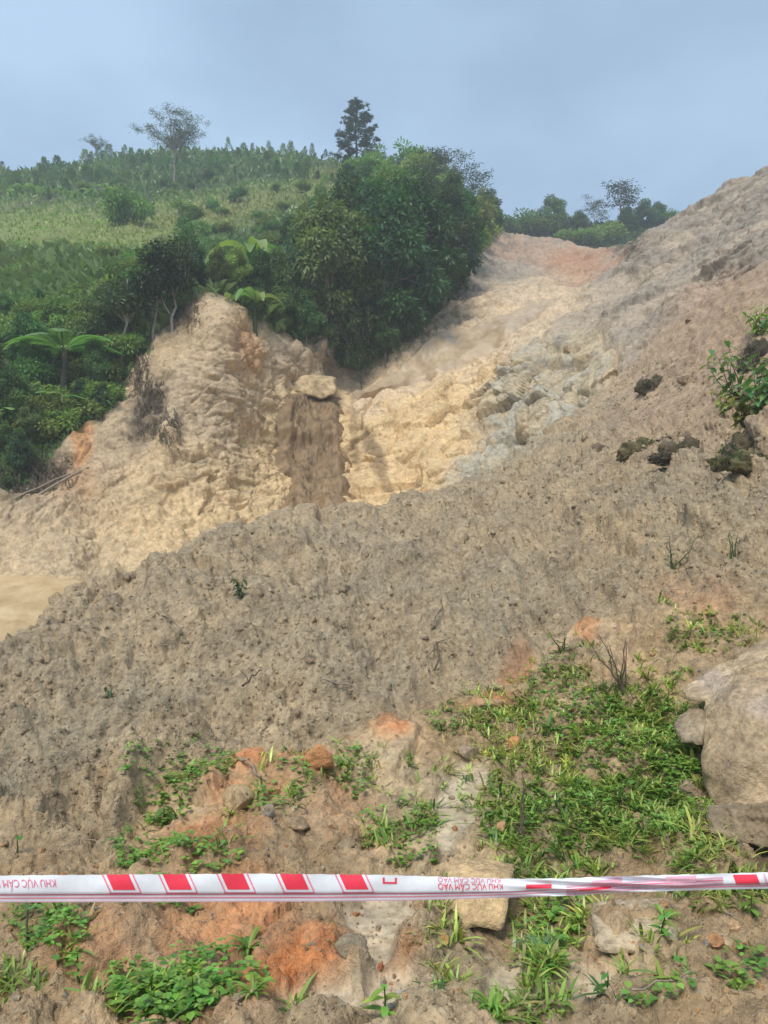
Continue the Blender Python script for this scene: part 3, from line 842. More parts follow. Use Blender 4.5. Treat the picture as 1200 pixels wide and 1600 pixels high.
def pine(seed, H=9.0):
    global RNG
    RNG = np.random.default_rng(seed)
    tb, cb_ = Bag(), Bag()
    tp = limb_pts(np.array((0, 0, -.5)), np.array((.1, 0, H)), 9, .006)
    v, f = tube(tp, np.linspace(.14, .02, 9), 7); tb.add(v, f)
    for k in range(58):
        s = k / 57
        z = H * (.16 + .82 * s)
        ln = (2.7 * (1 - s) ** .7 * (.45 + .55 * min(1, s * 3 + .55)) + .25) * RNG.uniform(.65, 1.1)
        a = k * 2.4 + RNG.normal() * .3
        e = np.array((math.cos(a) * ln, math.sin(a) * ln, z + ln * RNG.uniform(.12, .42)))
        bp = limb_pts(np.array((0, 0, z)), e, 5, .03, -.05)
        v, f = tube(bp, np.linspace(.03, .008, 5), 4); tb.add(v, f)
        nt = int(5 + ln * 5)
        t = RNG.uniform(.35, 1, nt)
        cpos = np.stack([np.interp(t, np.linspace(0, 1, 5), bp[:, q]) for q in range(3)], 1) + RNG.normal(size=(nt, 3)) * .13
        for c in cpos:
            n = 20
            d = rnd_dir(n); d[:, 2] = abs(d[:, 2]) * .9; d = d + np.array((math.cos(a), math.sin(a), .3)) * .5
            leaf_quads(cb_, np.repeat(c[None], n, 0), d, rnd_dir(n), RNG.uniform(.2, .42, n), .05, jitter_col((0.05, 0.085, 0.055), n, .3))
    return finish_tree('pine_tree', tb, cb_, M_DARKBARK, M_LEAF)

def umbrella_tree(seed, H=9.5):
    global RNG
    RNG = np.random.default_rng(seed)
    tb, cb_ = Bag(), Bag()
    tp = limb_pts(np.array((0, 0, -.5)), np.array((.15, 0, H * .62)), 7, .01)
    v, f = tube(tp, np.linspace(.17, .10, 7), 7); tb.add(v, f)
    hub = tp[-1]
    for k in range(15):
        a = k * 2.399 + RNG.normal() * .25
        ln = RNG.uniform(1.6, 5.0)
        s0 = tp[4] if k % 4 == 0 else hub
        e = hub + np.array((math.cos(a) * ln, math.sin(a) * ln, H * .37 - (ln / 4.8) ** 2 * 1.5 + RNG.normal() * .12))
        bp = limb_pts(s0, e, 6, .035, .10)
        v, f = tube(bp, np.linspace(.085, .015, 6), 5); tb.add(v, f)
        for q in range(9):
            i = RNG.integers(2, 6)
            e2 = bp[i] + np.array((RNG.normal() * .75, RNG.normal() * .75, RNG.uniform(.1, .75)))
            v, f = tube(limb_pts(bp[i], e2, 4, .08), (.022, .016, .011, .006), 4); tb.add(v, f)
            n = 60
            p = e2 + RNG.normal(size=(n, 3)) * np.array((.36, .36, .12))
            leaf_quads(cb_, p, RNG.normal(size=(n, 3)) * np.array((1, 1, .4)), np.array((0, 0, 1)) + RNG.normal(size=(n, 3)) * .4, RNG.uniform(.11, .24, n), .09, jitter_col((0.10, 0.115, 0.07), n, .3))
    return finish_tree('umbrella_tree', tb, cb_, M_BARK, M_LEAF)

def wispy_tree(seed, H=5.0, spread=1.5):
    global RNG
    RNG = np.random.default_rng(seed)
    tb, cb_ = Bag(), Bag()
    tp = limb_pts(np.array((0, 0, -.5)), np.array((RNG.normal() * .3, 0, H * .95)), 7, .02)
    v, f = tube(tp, np.linspace(.07, .015, 7), 5); tb.add(v, f)
    for k in range(15):
        s = RNG.uniform(.42, .98)
        p0 = np.array([np.interp(s, np.linspace(0, 1, 7), tp[:, q]) for q in range(3)])
        a = RNG.uniform(0, 6.283); ln = spread * RNG.uniform(.5, 1) * (1.25 - s * .7)
        e = p0 + np.array((math.cos(a) * ln, math.sin(a) * ln, ln * RNG.uniform(.1, .5)))
        bp = limb_pts(p0, e, 5, .05)
        v, f = tube(bp, np.linspace(.022, .006, 5), 4); tb.add(v, f)
        for q in (2, 3, 4, 4):
            n = 24
            p = bp[q] + RNG.normal(size=(n, 3)) * np.array((.24, .24, .09))
            leaf_quads(cb_, p, RNG.normal(size=(n, 3)) * np.array((1, 1, .5)), np.array((0, 0, 1)) + RNG.normal(size=(n, 3)) * .5, RNG.uniform(.12, .24, n), .07, jitter_col((0.05, 0.08, 0.045), n, .3))
    return finish_tree('wispy_tree', tb, cb_, M_BARK, M_LEAF)

def strip(pts, widths, nrm_up=(0, 0, 1), fold=.15):
    """a blade or paddle leaf: three points across"""
    pts = np.asarray(pts, float); m = len(pts)
    tg = unit(np.gradient(pts, axis=0)); sd_ = unit(np.cross(tg, np.asarray(nrm_up, float))); up = np.cross(sd_, tg)
    w = np.asarray(widths)[:, None]
    v = np.stack([pts - sd_ * w * .5 + up * w * fold, pts, pts + sd_ * w * .5 + up * w * fold], 1).reshape(-1, 3)
    i = np.arange(m - 1)[:, None] * 3
    f = np.concatenate([i + np.array((0, 1, 4, 3)), i + np.array((1, 2, 5, 4))])
    return v, f

def tree_fern(seed, trunk_h=1.8):
    global RNG
    RNG = np.random.default_rng(seed)
    r = empty('tree_fern'); tb = Bag()
    v, f = tube(limb_pts(np.array((0, 0, -.5)), np.array((.06, 0, trunk_h)), 6, .01), np.linspace(.10, .075, 6), 8); tb.add(v, f)
    link('trunk', tb.mesh('trunk', M_DARKBARK), r)
    for k in range(10):
        a = k * .628 + RNG.normal() * .12; ln = RNG.uniform(1.35, 1.75); up = RNG.uniform(.5, 1.15)
        t = np.linspace(0, 1, 12)
        fr = np.stack([np.cos(a) * ln * t * .95, np.sin(a) * ln * t * .95, trunk_h + ln * (up * t - (.35 + up * .55) * t ** 2)], 1)
        fb = Bag(); col = np.array((0.20, 0.36, 0.12)) * RNG.uniform(.85, 1.25)
        v, f = tube(fr, np.linspace(.014, .004, 12), 4); fb.add(v, f, col * .7)
        n = 34; tt = np.linspace(.12, .99, n)
        pp = np.stack([np.interp(tt, t, fr[:, q]) for q in range(3)], 1)
        tg = unit(np.gradient(pp, axis=0)); sd_ = unit(np.cross(tg, (0, 0, 1)))
        pl_ = .36 * np.sin(np.pi * np.clip(tt * .9 + .08, 0, 1)) ** .8
        for sg in (-1, 1):
            leaf_quads(fb, pp, sd_ * sg + tg * .45 + np.array((0, 0, -.12)), np.cross(sd_, tg) * 1.0, pl_, .065, np.tile(col, (n, 1)) * RNG.uniform(.85, 1.15, (n, 1)), fold=.05, mid=.3, bend=.15)
        link('frond', fb.mesh('frond', M_BUSH, False), r)
    return r

def banana(seed, h=1.4, n=7, L=1.5):
    global RNG
    RNG = np.random.default_rng(seed)
    r = empty('banana_plant'); tb = Bag()
    v, f = tube(limb_pts(np.array((0, 0, -.4)), np.array((.05, 0, h)), 6, .01), np.linspace(.10, .05, 6), 7); tb.add(v, f, (0.12, 0.16, 0.06))
    link('stem', tb.mesh('stem', M_BUSH), r)
    for k in range(n):
        a = k * 2.3 + RNG.normal() * .3; ln = L * RNG.uniform(.75, 1.15); up = RNG.uniform(.55, 1.1)
        t = np.linspace(0, 1, 8)
        p = np.stack([np.cos(a) * ln * t * .75, np.sin(a) * ln * t * .75, h + ln * (up * t - (up + .15) * t ** 2.2)], 1)
        v, f = strip(p, .36 * np.sin(np.pi * np.clip(t * .93 + .05, 0, 1)) ** .6 * ln / 1.5 + .015, fold=.22)
        lb = Bag(); lb.add(v, f, np.array((0.18, 0.31, 0.10)) * RNG.uniform(.8, 1.3))
        link('leaf', lb.mesh('leaf', M_BUSH), r)
    return r

# ---- prototypes (removed once they have been set out)
P_BROAD = [broad_tree(31 + k, base=b, rx=x, per=p) for k, (b, x, p) in enumerate(((DK, 2.0, 210), (BLU, 1.8, 200), (DK, 2.3, 220), ((0.07, 0.14, 0.042), 1.9, 200), (MD, 2.0, 190)))]
P_BUSH = [bush(51 + k, base=b, rx=x, per=p, L=l) for k, (b, x, p, l) in enumerate((((0.12, 0.22, 0.06), 1.2, 150, .2), ((0.15, 0.25, 0.072), 1.3, 150, .2), ((0.19, 0.27, 0.08), 1.2, 140, .2), ((0.085, 0.165, 0.055), 1.4, 160, .2), ((0.22, 0.33, 0.085), 1.2, 150, .24)))]
P_SAP = [sapling(71 + k, base=b) for k, b in enumerate(((0.125, 0.225, 0.085), (0.155, 0.255, 0.085), (0.11, 0.205, 0.085)))]
P_SLEN = [slender_tree(81, fork=False), slender_tree(82, fork=True), slender_tree(83, low=.35, base=BLU), slender_tree(84, low=.42, pale=False, base=(0.045, 0.088, 0.032))]
P_WISP = [wispy_tree(91), wispy_tree(92, spread=1.9)]
P_PINE, P_UMB = pine(95), umbrella_tree(97)
P_FERN, P_BAN = tree_fern(99), [banana(101), banana(102, 1.0, 6, 1.2)]
RNG = np.random.default_rng(5)

def plant(proto, Hm, px, py, hpx, label, cat, group=None, S=None, wide=1.0, sink=.15, rot=None, name=None):
    """set a plant down at a surveyed foot with the height the survey gives it"""
    S = S or B
    p = S.pos(px, py)
    s = hpx * (p[1] / 1200.0) / Hm
    o = copy_thing(proto, (p[0], p[1], p[2] - sink * s), RNG.uniform(0, 6.28) if rot is None else rot, (s * wide, s * wide, s))
    if name: o.name = name
    return tag(o, label, cat, group)

# ---- single trees that can be told apart
plant(P_UMB, 9.4, 272, 296, 118, 'tall bare-looking tree with a flat umbrella crown on the grassy hill', 'tree', rot=.4)
plant(P_PINE, 9.2, 556, 268, 122, 'tall dark pine standing above the wooded crest', 'tree', rot=1.0, wide=1.4)
plant(P_UMB, 9.4, 150, 252, 38, 'small far tree with a flat crown on the skyline', 'tree', rot=2.0)
plant(P_WISP[0], 4.9, 672, 292, 72, 'thin wispy tree leaning over the crest beside the pine', 'tree', wide=1.9, rot=.5)
plant(P_WISP[1], 4.9, 700, 306, 70, 'thin wispy tree between two others on the falling crest', 'tree', wide=1.5, rot=2.5)
plant(P_WISP[1], 4.9, 738, 335, 92, 'thin wispy tree lowest on the falling crest', 'tree', wide=1.2, rot=4.5)
plant(P_BUSH[4], 1.75, 203, 352, 72, 'large rounded pale green bush on the grassy slope', 'bush', wide=.85, rot=1.)
plant(P_SLEN[0], 5.9, 190, 572, 178, 'slender tree with a long pale trunk at the edge of the slip', 'tree', rot=0., wide=1.15)
plant(P_SLEN[1], 5.9, 268, 528, 156, 'slender tree with a forked pale trunk above the spur', 'tree', rot=.2, wide=1.25)
plant(P_SLEN[2], 5.9, 297, 488, 134, 'slender tree with a thin straight trunk beside the spur top', 'tree', rot=2.2, wide=.9)
plant(P_SLEN[3], 5.9, 236, 548, 168, 'slender dark tree between the pale trunks', 'tree', rot=3.2, wide=1.1)
plant(P_FERN, 2.6, 96, 625, 128, 'tree fern with bright spreading fronds among dark trees', 'tree fern', wide=1.25, rot=.7)
plant(P_FERN, 2.6, 92, 668, 66, 'tree fern with a pale slim trunk low on the bank', 'tree fern', wide=1.3, rot=2.)
plant(P_FERN, 2.6, 8, 690, 60, 'tree fern cut off by the left edge', 'tree fern', wide=1.4, rot=1.)
for k, (px, py, h, lb) in enumerate(((392, 472, 128, 'banana plant with long arching leaves left of the dark wood'), (420, 455, 110, 'banana plant half hidden behind another banana plant'), (398, 522, 84, 'banana plant just above the head of the spur'),
                                     (482, 505, 74, 'banana plant with hanging leaves under the dark trees'), (440, 490, 66, 'small banana plant between bushes in the wood'))):
    plant(P_BAN[k % 2], 2.2 if k % 2 == 0 else 1.7, px, py, h, lb, 'banana plant', rot=k * 1.3 + .3)
for k, (px, py, h) in enumerate(((30, 306, 22), (52, 308, 26), (75, 312, 22), (95, 306, 20), (140, 308, 24), (165, 302, 26), (180, 312, 22), (14, 312, 22), (115, 312, 20))):
    plant(P_BAN[k % 2], 2.2 if k % 2 == 0 else 1.7, px, py, h, 'small far banana plant in the row along the top of the grass field', 'banana plant', 'banana plants along the top of the field', wide=1.5, rot=k * 1.7)

# ---- the dark wood at the head of the gully
wood = [(430, 512, 130, 0), (470, 520, 190, 1), (512, 530, 235, 2), (560, 548, 250, 0), (612, 548, 265, 2), (655, 520, 240, 3), (694, 482, 200, 1), (726, 430, 140, 3), (752, 385, 84, 4), (600, 440, 190, 0), (548, 420, 170, 3),
        (650, 400, 150, 2), (702, 385, 120, 1), (505, 432, 150, 0), (455, 445, 120, 3), (620, 345, 90, 1), (570, 335, 82, 3), (680, 335, 66, 4), (722, 352, 66, 1), (541, 305, 56, 0), (757, 352, 66, 4), (405, 500, 118, 3), (365, 478, 92, 4),
        (590, 300, 50, 4), (640, 300, 46, 3), (770, 360, 72, 1), (440, 525, 90, 2), (478, 545, 100, 0), (520, 556, 90, 1), (560, 566, 84, 3), (606, 562, 90, 0), (645, 540, 96, 2), (672, 512, 90, 1), (400, 515, 70, 3), (712, 455, 90, 2), (530, 480, 200, 2), (580, 500, 230, 1), (635, 470, 220, 0), (480, 480, 150, 3), (665, 300, 40, 1), (612, 268, 30, 4), (705, 318, 44, 3), (740, 372, 70, 3), (500, 385, 110, 1), (470, 400, 90, 4), (590, 395, 120, 2)]
ORD = 'first second third fourth fifth sixth seventh eighth ninth tenth eleventh twelfth thirteenth fourteenth fifteenth sixteenth'.split()
def stand(rows_, trees, fmt, group):
    for row, lo, hi in rows_:
        r = sorted(t for t in trees if lo <= t[1] < hi)
        for k, (px, py, h, q) in enumerate(r):
            where = 'leftmost' if k == 0 else 'rightmost' if k == len(r) - 1 else ORD[k] + ' from the left'
            plant(P_BROAD[q], 6.0, px, py, h, fmt % (where, row), 'tree', group, wide=RNG.uniform(.78, 1.05))
stand((('front row', 500, 600), ('second row', 440, 500), ('third row', 376, 440), ('row behind the crest trees', 326, 376), ('top row', 0, 326)), wood, 'tree of the dark wood, %s in its %s', 'trees of the dark wood')
# ---- dark trees along the left bank
bank_trees = [(42, 610, 130, 3), (84, 570, 120, 4), (132, 570, 120, 2), (20, 690, 120, 3), (125, 655, 64, 1), (50, 705, 84, 0), (164, 535, 95, 3), (222, 512, 90, 4), (254, 490, 84, 3), (308, 478, 88, 0), (340, 474, 80, 4),
                     (8, 520, 60, 4), (-30, 620, 130, 0), (30, 740, 76, 1), (150, 620, 100, 0), (-25, 720, 100, 2), (185, 480, 66, 4), (60, 500, 50, 4), (120, 490, 50, 4), (160, 660, 60, 1)]
stand((('lowest row', 640, 800), ('middle row', 550, 640), ('upper row', 0, 550)), bank_trees, 'dark tree left of the slip, %s in its %s', 'trees on the left bank')

# ---- bushes over the hill
def scatter(n, inside, protos, Hm, hpx, label, cat, group, wide=(.9, 1.3), box=(-60, 800, 235, 720), sink=.15):
    k = t = 0
    while k < n and t < n * 80:
        t += 1
        px, py = RNG.uniform(box[0], box[1]), RNG.uniform(box[2], box[3])
        if not inside(px, py): continue
        plant(protos[RNG.integers(len(protos))], Hm, px, py, hpx(px, py) * RNG.uniform(.75, 1.3), label, cat, group, wide=RNG.uniform(*wide), sink=sink)
        k += 1
field = lambda px, py: float(blob(np.array(px), np.array(py), 50, 358, 215, 42, 0, .1)) > .3
skyl = lambda px: float(sky_line(px))
scatter(96, lambda a, b: b < veg_line(a) - 12 and b > 395 and a < 470, [P_BUSH[1], P_BUSH[2], P_BUSH[2], P_BUSH[4], P_BUSH[4]], 1.8, lambda a, b: 27 + (b - 380) * .12, 'leafy bush in the scrub on the lower hillside', 'bush', 'bushes on the lower hillside', box=(-60, 470, 395, 700))
scatter(36, lambda a, b: skyl(a) + 40 < b < 400 and not field(a, b) and b < veg_line(a) - 10, [P_BUSH[1], P_BUSH[2], P_BUSH[0]], 1.8, lambda a, b: 15 + (b - 280) * .15, 'pale green bush scattered over the upper hillside', 'bush', 'bushes on the upper hillside', box=(-60, 560, 265, 400))
scatter(30, lambda a, b: b < veg_line(a) - 4 and b > veg_line(a) - 46, [P_BUSH[0], P_BUSH[3], P_BUSH[3]], 1.8, lambda a, b: 31, 'dark bush overhanging the edge of the slip', 'bush', 'bushes along the edge of the slip', box=(-40, 760, 360, 780))
scatter(52, lambda a, b: b < veg_line(a) - 2 and skyl(a) + 2 < b and a > 560, [P_BUSH[2], P_BUSH[1], P_BUSH[4]], 1.8, lambda a, b: 46, 'light green bush on the top of the wooded knoll', 'bush', 'bushes on the wooded knoll', box=(560, 780, 255, 400))
scatter(150, lambda a, b: skyl(a) - 1 < b < skyl(a) + 44, P_SAP, 3.0, lambda a, b: 21, 'young plantation tree near the hilltop', 'tree', 'young trees along the hilltop', box=(-60, 530, 235, 330), wide=(1.3, 2.4))
# ---- trees beyond the saddle
for px, py, h, pr, hm, lb, w in ((866, 372, 56, P_BROAD[3], 6.0, 'rounded dark tree beyond the saddle, biggest of its row', 1.15), (822, 370, 40, P_BUSH[1], 1.8, 'low bush beyond the saddle, nearest the wooded hill', 1.0), (792, 366, 30, P_BUSH[2], 1.8, 'light bush at the foot of the wooded knoll beyond the saddle', 1.0),
                             (968, 368, 72, P_WISP[0], 4.9, 'tall wispy tree standing over the row beyond the saddle', 1.3), (1006, 366, 42, P_BROAD[1], 6.0, 'dark tree beyond the saddle next to the bare slope', 1.2), (935, 385, 36, P_BUSH[4], 1.8, 'bright green low bush in the saddle before the dark trees', 1.5),
                             (905, 372, 34, P_BROAD[4], 6.0, 'small tree behind the bright bush in the saddle', 1.3), (1030, 362, 36, P_BROAD[3], 6.0, 'dark tree half hidden by the bare slope', 1.1), (845, 372, 34, P_BUSH[0], 1.8, 'dark bush left of the rounded tree beyond the saddle', 1.2),
                             (980, 372, 36, P_BROAD[0], 6.0, 'dark tree at the foot of the tall wispy tree', 1.2), (934, 366, 44, P_WISP[1], 4.9, 'thin tree behind the bright bush in the saddle', 1.2), (895, 388, 26, P_BUSH[4], 1.8, 'bright green bush lowest in the saddle', 1.6), (1048, 362, 30, P_BUSH[0], 1.8, 'bush peeping over the bare slope', 1.2)):
    plant(pr, hm, px, py, h * 1.35, lb, 'bush' if 'bush' in lb.split(' ')[:4] or 'bush' in lb.split(',')[0].split(' beyond')[0] else 'tree', S=E, wide=w, sink=.3)

# ---- grass and undergrowth over the whole wooded hill
def hill_cover():
    bag = Bag()
    n = 80000
    px = RNG.uniform(-120, 800, n); py = RNG.uniform(232, 790, n)
    keep = (py < veg_line(px) + RNG.normal(size=n) * 5) & (py > sky_line(px) + 1) & (px < 786)
    px, py = px[keep], py[keep]; n = len(px)
    p = B.pos(px, py); d = p[:, 1]
    fld = np.clip(blob(px, py, 60, 360, 210, 42, 0, .6) + .8 * blob(px, py, 330, 335, 160, 32, -12, .6) + .6 * blob(px, py, 530, 285, 50, 30, 0, .6), 0, 1)
    dry = np.clip(blob(px, py, 330, 335, 130, 20, -12, .6) + blob(px, py, 530, 282, 40, 20, 0, .6) + .8 * blob(px, py, 20, 440, 40, 16, 0, .5), 0, 1)
    col = lerp(np.array((0.12, 0.21, 0.06)), np.array((0.30, 0.40, 0.10)), fld)
    mixg = sstep(-.2, .4, fbm(p * .25, 3, 600))
    col = lerp(col, np.array((0.21, 0.30, 0.085)), mixg * (1 - fld) * .7)
    col = lerp(col, np.array((0.34, 0.29, 0.11)), dry * .7)
    col = col * RNG.uniform(.7, 1.3, (n, 1))
    tall = sstep(375, 420, py) * (1 - sstep(500, 560, py)) * (px < 470)
    L = d * RNG.uniform(.006, .016, n) * (1 - .35 * fld) * (1 + 1.6 * tall)
    col = lerp(col, np.array((0.24, 0.33, 0.11)) * RNG.uniform(.6, 1.3, (n, 1)), tall * .55)
    dr = RNG.normal(size=(n, 3)) * .55 + np.array((0, -.1, 1.0))
    leaf_quads(bag, p - np.array((0, 0, .05)), dr, np.array((0, -1, .4)) + RNG.normal(size=(n, 3)) * .6, L, L * RNG.uniform(.14, .4, n), col, bend=.25)
    o = link('hillside_grass', bag.mesh('hillside_grass', M_GRASS, False), kind='stuff')
    return o
hill_cover()
def far_cover():
    bag = Bag(); n = 9000
    px = RNG.uniform(740, 1080, n); py = RNG.uniform(350, 400, n)
    p = E.pos(px, py)
    leaf_quads(bag, p, RNG.normal(size=(n, 3)) * .5 + np.array((0, 0, 1)), np.array((0, -1, .4)) + RNG.normal(size=(n, 3)) * .6, RNG.uniform(.6, 1.4, n), RNG.uniform(.15, .4, n), jitter_col((0.12, 0.18, 0.055), n, .3), bend=.2)
    link('far_hill_grass', bag.mesh('far_hill_grass', M_GRASS, False), kind='stuff')
far_cover()
# dry creepers hanging under the wood at the lip of the gully
def creepers():
    bag = Bag()
    for k in range(150):
        px = RNG.uniform(470, 690); py = veg_line(px) - RNG.uniform(8, 60)
        p = B.pos(px, py) + np.array((0, -RNG.uniform(.4, 1.3), RNG.uniform(.3, 1.0)))
        ln = RNG.uniform(.8, 2.2)
        q = p + np.array((RNG.normal() * .25, RNG.normal() * .15, -ln))
        v, f = tube(limb_pts(p, q, 6, .015), np.full(6, RNG.uniform(.006, .014)), 4)
        bag.add(v, f, np.array((0.10, 0.085, 0.055)) * RNG.uniform(.4, 1.6))
        n = 14
        t = RNG.random((n, 1))
        leaf_quads(bag, p + (q - p) * t, rnd_dir(n) + np.array((0, 0, -.8)), rnd_dir(n), RNG.uniform(.1, .22, n), .07, jitter_col((0.06, 0.09, 0.035) if k % 3 else (0.16, 0.14, 0.07), n, .3))
    link('hanging_creepers', bag.mesh('hanging_creepers', M_GRASS, False), kind='stuff')
creepers()
for pr in P_BUSH + P_BROAD + P_SAP + P_SLEN + P_WISP + [P_PINE, P_UMB, P_FERN] + P_BAN:
    drop_proto(pr)
# ------------------------------------------------------------------ rocks
def ico(sub):
    bm = bmesh.new(); bmesh.ops.create_icosphere(bm, subdivisions=sub, radius=1.0)
    v = np.array([q.co[:] for q in bm.verts]); f = np.array([[w.index for w in t.verts] for t in bm.faces]); bm.free()
    return v, f
ICO = {k: ico(k) for k in (1, 2, 3, 4, 5, 6)}

def hull_planes(pts):
    bm = bmesh.new()
    for p in pts: bm.verts.new(p)
    bmesh.ops.convex_hull(bm, input=bm.verts)
    bm.normal_update()
    c = np.mean(pts, 0)
    out = []
    for f in bm.faces:
        n = np.array(f.normal[:]); d = float(n @ (np.array(f.verts[0].co[:]) - c))
        if d < 0: n, d = -n, -d
        out.append((n, max(d, 1e-3)))
    bm.free()
    return c, out

def hull_rock(pts, sub=4, noise=.03, freq=3.0, seed=0, soft=14.0):
    """rock with the given corners: an even mesh wrapped on their hull, edges worn, faces roughened"""
    pts = np.asarray(pts, float)
    c, pl_ = hull_planes(pts)
    d, f = ICO[sub]
    inv = np.stack([np.clip(d @ n, 0, None) / q for n, q in pl_], 1)
    k = soft * 2.6
    m_ = inv.max(1)
    r = 1.0 / (m_ * ((inv / m_[:, None]) ** k).sum(1) ** (.6 / k) + 1e-9)
    v = c + d * r[:, None]
    sz = np.ptp(pts, axis=0).mean()
    nn = fbm(v * freq / sz * 2 + seed, 5, seed, .6) * .9 + fbm(v * freq / sz * 2.6 + seed + 9, 5, seed + 3, .6, ridged=True) * .8
    v = v + d * (nn * noise * sz)[:, None]
    return v, f

def facet_rock(seed, size, sub=3, cuts=9, noise=.05):
    g = np.random.default_rng(seed)
    v, f = ICO[sub]; v = v.copy()
    for _ in range(cuts):
        n = unit(g.normal(size=3)); q = g.uniform(.42, .78)
        o = np.clip(v @ n - q, 0, None); v = v - o[:, None] * n
    v = v + v * ((fbm(v * 2.2 + seed * 3.1, 5, seed, .6) + .7 * fbm(v * 5 + seed, 3, seed + 5, ridged=True)) * noise)[:, None]
    return v * np.asarray(size), f

def stone_col(v, base, dark=.25, seed=0, dirt=None):
    n = fbm(np.asarray(v) * 4.0, 4, seed + 800)
    c = np.asarray(base)[None] * (1 + n[:, None] * dark * 2)
    if dirt is not None:
        c = lerp(c, np.asarray(dirt), sstep(-.05, .4, fbm(np.asarray(v) * 2.1, 4, seed + 810)) * .8)
    return np.clip(c, .01, 1)

def stone_obj(name, v, f, base, label, cat, group=None, mat=None, dirt=None, wet=.15, smooth=True, seed=0, parent=None, dark=.25):
    v = np.asarray(v); o0 = np.array((v[:, 0].mean(), v[:, 1].mean(), v[:, 2].min()))
    c = stone_col(v, base, dark, seed, dirt)
    me_ = mesh_np(name, v - o0, f, mat or M_STONE, smooth, np.concatenate([c, np.full((len(c), 1), wet)], 1))
    o = link(name, me_, parent, loc=o0)
    if label: tag(o, label, cat, group)
    return o

T_STONE = (0.47, 0.355, 0.225)
# the big boulder at the right edge, with its overhanging lip
bld = Bag()
bp = at([1104, 1140, 1330, 1105, 1200, 1330, 1090, 1200, 1330, 1124, 1200, 1330, 1150, 1330, 1180, 1330], [1072, 1034, 960, 1106, 1072, 1080, 1195, 1215, 1220, 1304, 1300, 1316, 1200, 1150, 1000, 945],
        [4.90, 5.2, 5.5, 4.64, 4.32, 4.25, 4.36, 4.02, 3.95, 4.22, 4.0, 3.95, 5.6, 5.9, 5.6, 5.8])
v1, f1_ = hull_rock(bp, 6, .03, 3.2, 3, 6)
lip = at([1062, 1085, 1130, 1066, 1108, 1145, 1100, 1150, 1165], [1084, 1066, 1036, 1093, 1108, 1112, 1052, 1026, 1090], [4.95, 5.1, 5.2, 4.90, 4.72, 4.66, 5.35, 5.5, 4.85])
v2, f2_ = hull_rock(lip, 5, .03, 4, 5, 8)
for v_, f_, sd2 in ((v1, f1_, 1), (v2, f2_, 2)):
    v_ = v_ + unit(v_ - v_.mean(0)) * (fbm(v_ * 6, 5, 77, .6) * .034 + fbm(v_ * 13, 5, 78, .6, ridged=True) * .022)[:, None]
    cc = stone_col(v_ * 1.3, T_STONE, .28, sd2, (0.37, 0.275, 0.165))
    gz = blob(v_[:, 0], v_[:, 2], float(at(1140, 1075, 4.8)[0]), float(at(1140, 1075, 4.8)[2]), .13, .05, 15, .7)
    cc = lerp(cc, np.array((0.42, 0.42, 0.46)), gz * .3)                                   # bare bluish patch on the lip
    bld.add(v_, f_, cc)
o = link('boulder', bld.mesh('boulder', M_STONE)); tag(o, 'huge pale brown boulder with an overhanging lip at the edge of the grass', 'boulder')
v, f = hull_rock(at([1052, 1075, 1100, 1104, 1060, 1095, 1080, 1106], [1130, 1108, 1106, 1150, 1160, 1166, 1120, 1140], [4.85, 4.9, 4.85, 4.62, 4.68, 4.55, 5.0, 4.9]), 4, .06, 3, 8)
stone_obj('rock', v, f, (0.40, 0.32, 0.22), 'cracked lump of earth wedged under the lip of the huge boulder', 'rock', dirt=(0.34, .26, .16))
v, f = hull_rock(at([1108, 1190, 1260, 1112, 1196, 1260, 1130, 1250], [1262, 1262, 1270, 1306, 1326, 1330, 1252, 1256], [4.06, 3.95, 3.9, 3.95, 3.80, 3.78, 4.3, 4.3]), 5, .09, 4, 12)
stone_obj('rock', v, f, (0.37, 0.29, 0.185), 'crumbling mass of mud under the foot of the huge boulder', 'rock', dirt=(0.28, .21, .13))
# tan block in the middle that the tape passes in front of
v, f = hull_rock(at([702, 745, 803, 700, 800, 690, 786, 720, 800], [1346, 1341, 1352, 1368, 1372, 1446, 1456, 1346, 1350], [3.74, 3.84, 3.78, 3.62, 3.56, 3.44, 3.42, 4.1, 4.1]), 5, .035, 3, 20, 18)
stone_obj('rock', v, f, (0.56, 0.40, 0.22), 'tan block of stone behind the tape in the middle of the bank', 'rock', dirt=(0.42, .31, .19))
# mud-covered block under the tape on the right
v, f = hull_rock(at([925, 1040, 1058, 930, 1020, 1056, 960, 1050], [1412, 1406, 1432, 1492, 1500, 1472, 1404, 1404], [3.50, 3.54, 3.48, 3.18, 3.14, 3.26, 3.9, 3.9]), 5, .05, 4, 24, 12)
stone_obj('rock', v, f, (0.45, 0.36, 0.24), 'mud-covered flat-topped block below the tape on the right', 'rock', dirt=(0.40, .29, .17))
# slab wedged above the fall
v, f = hull_rock(at([452, 476, 522, 525, 462, 500, 523, 468, 522], [600, 588, 591, 610, 612, 624, 617, 584, 588], [30.9, 31.1, 30.9, 30.75, 30.75, 30.7, 30.75, 33.0, 33.0]), 5, .05, 3, 28, 18)
stone_obj('boulder', v, f, (0.42, 0.32, 0.19), 'tilted slab of rock wedged above the muddy waterfall', 'boulder', mat=M_ROCK, dirt=(0.52, 0.40, 0.23))
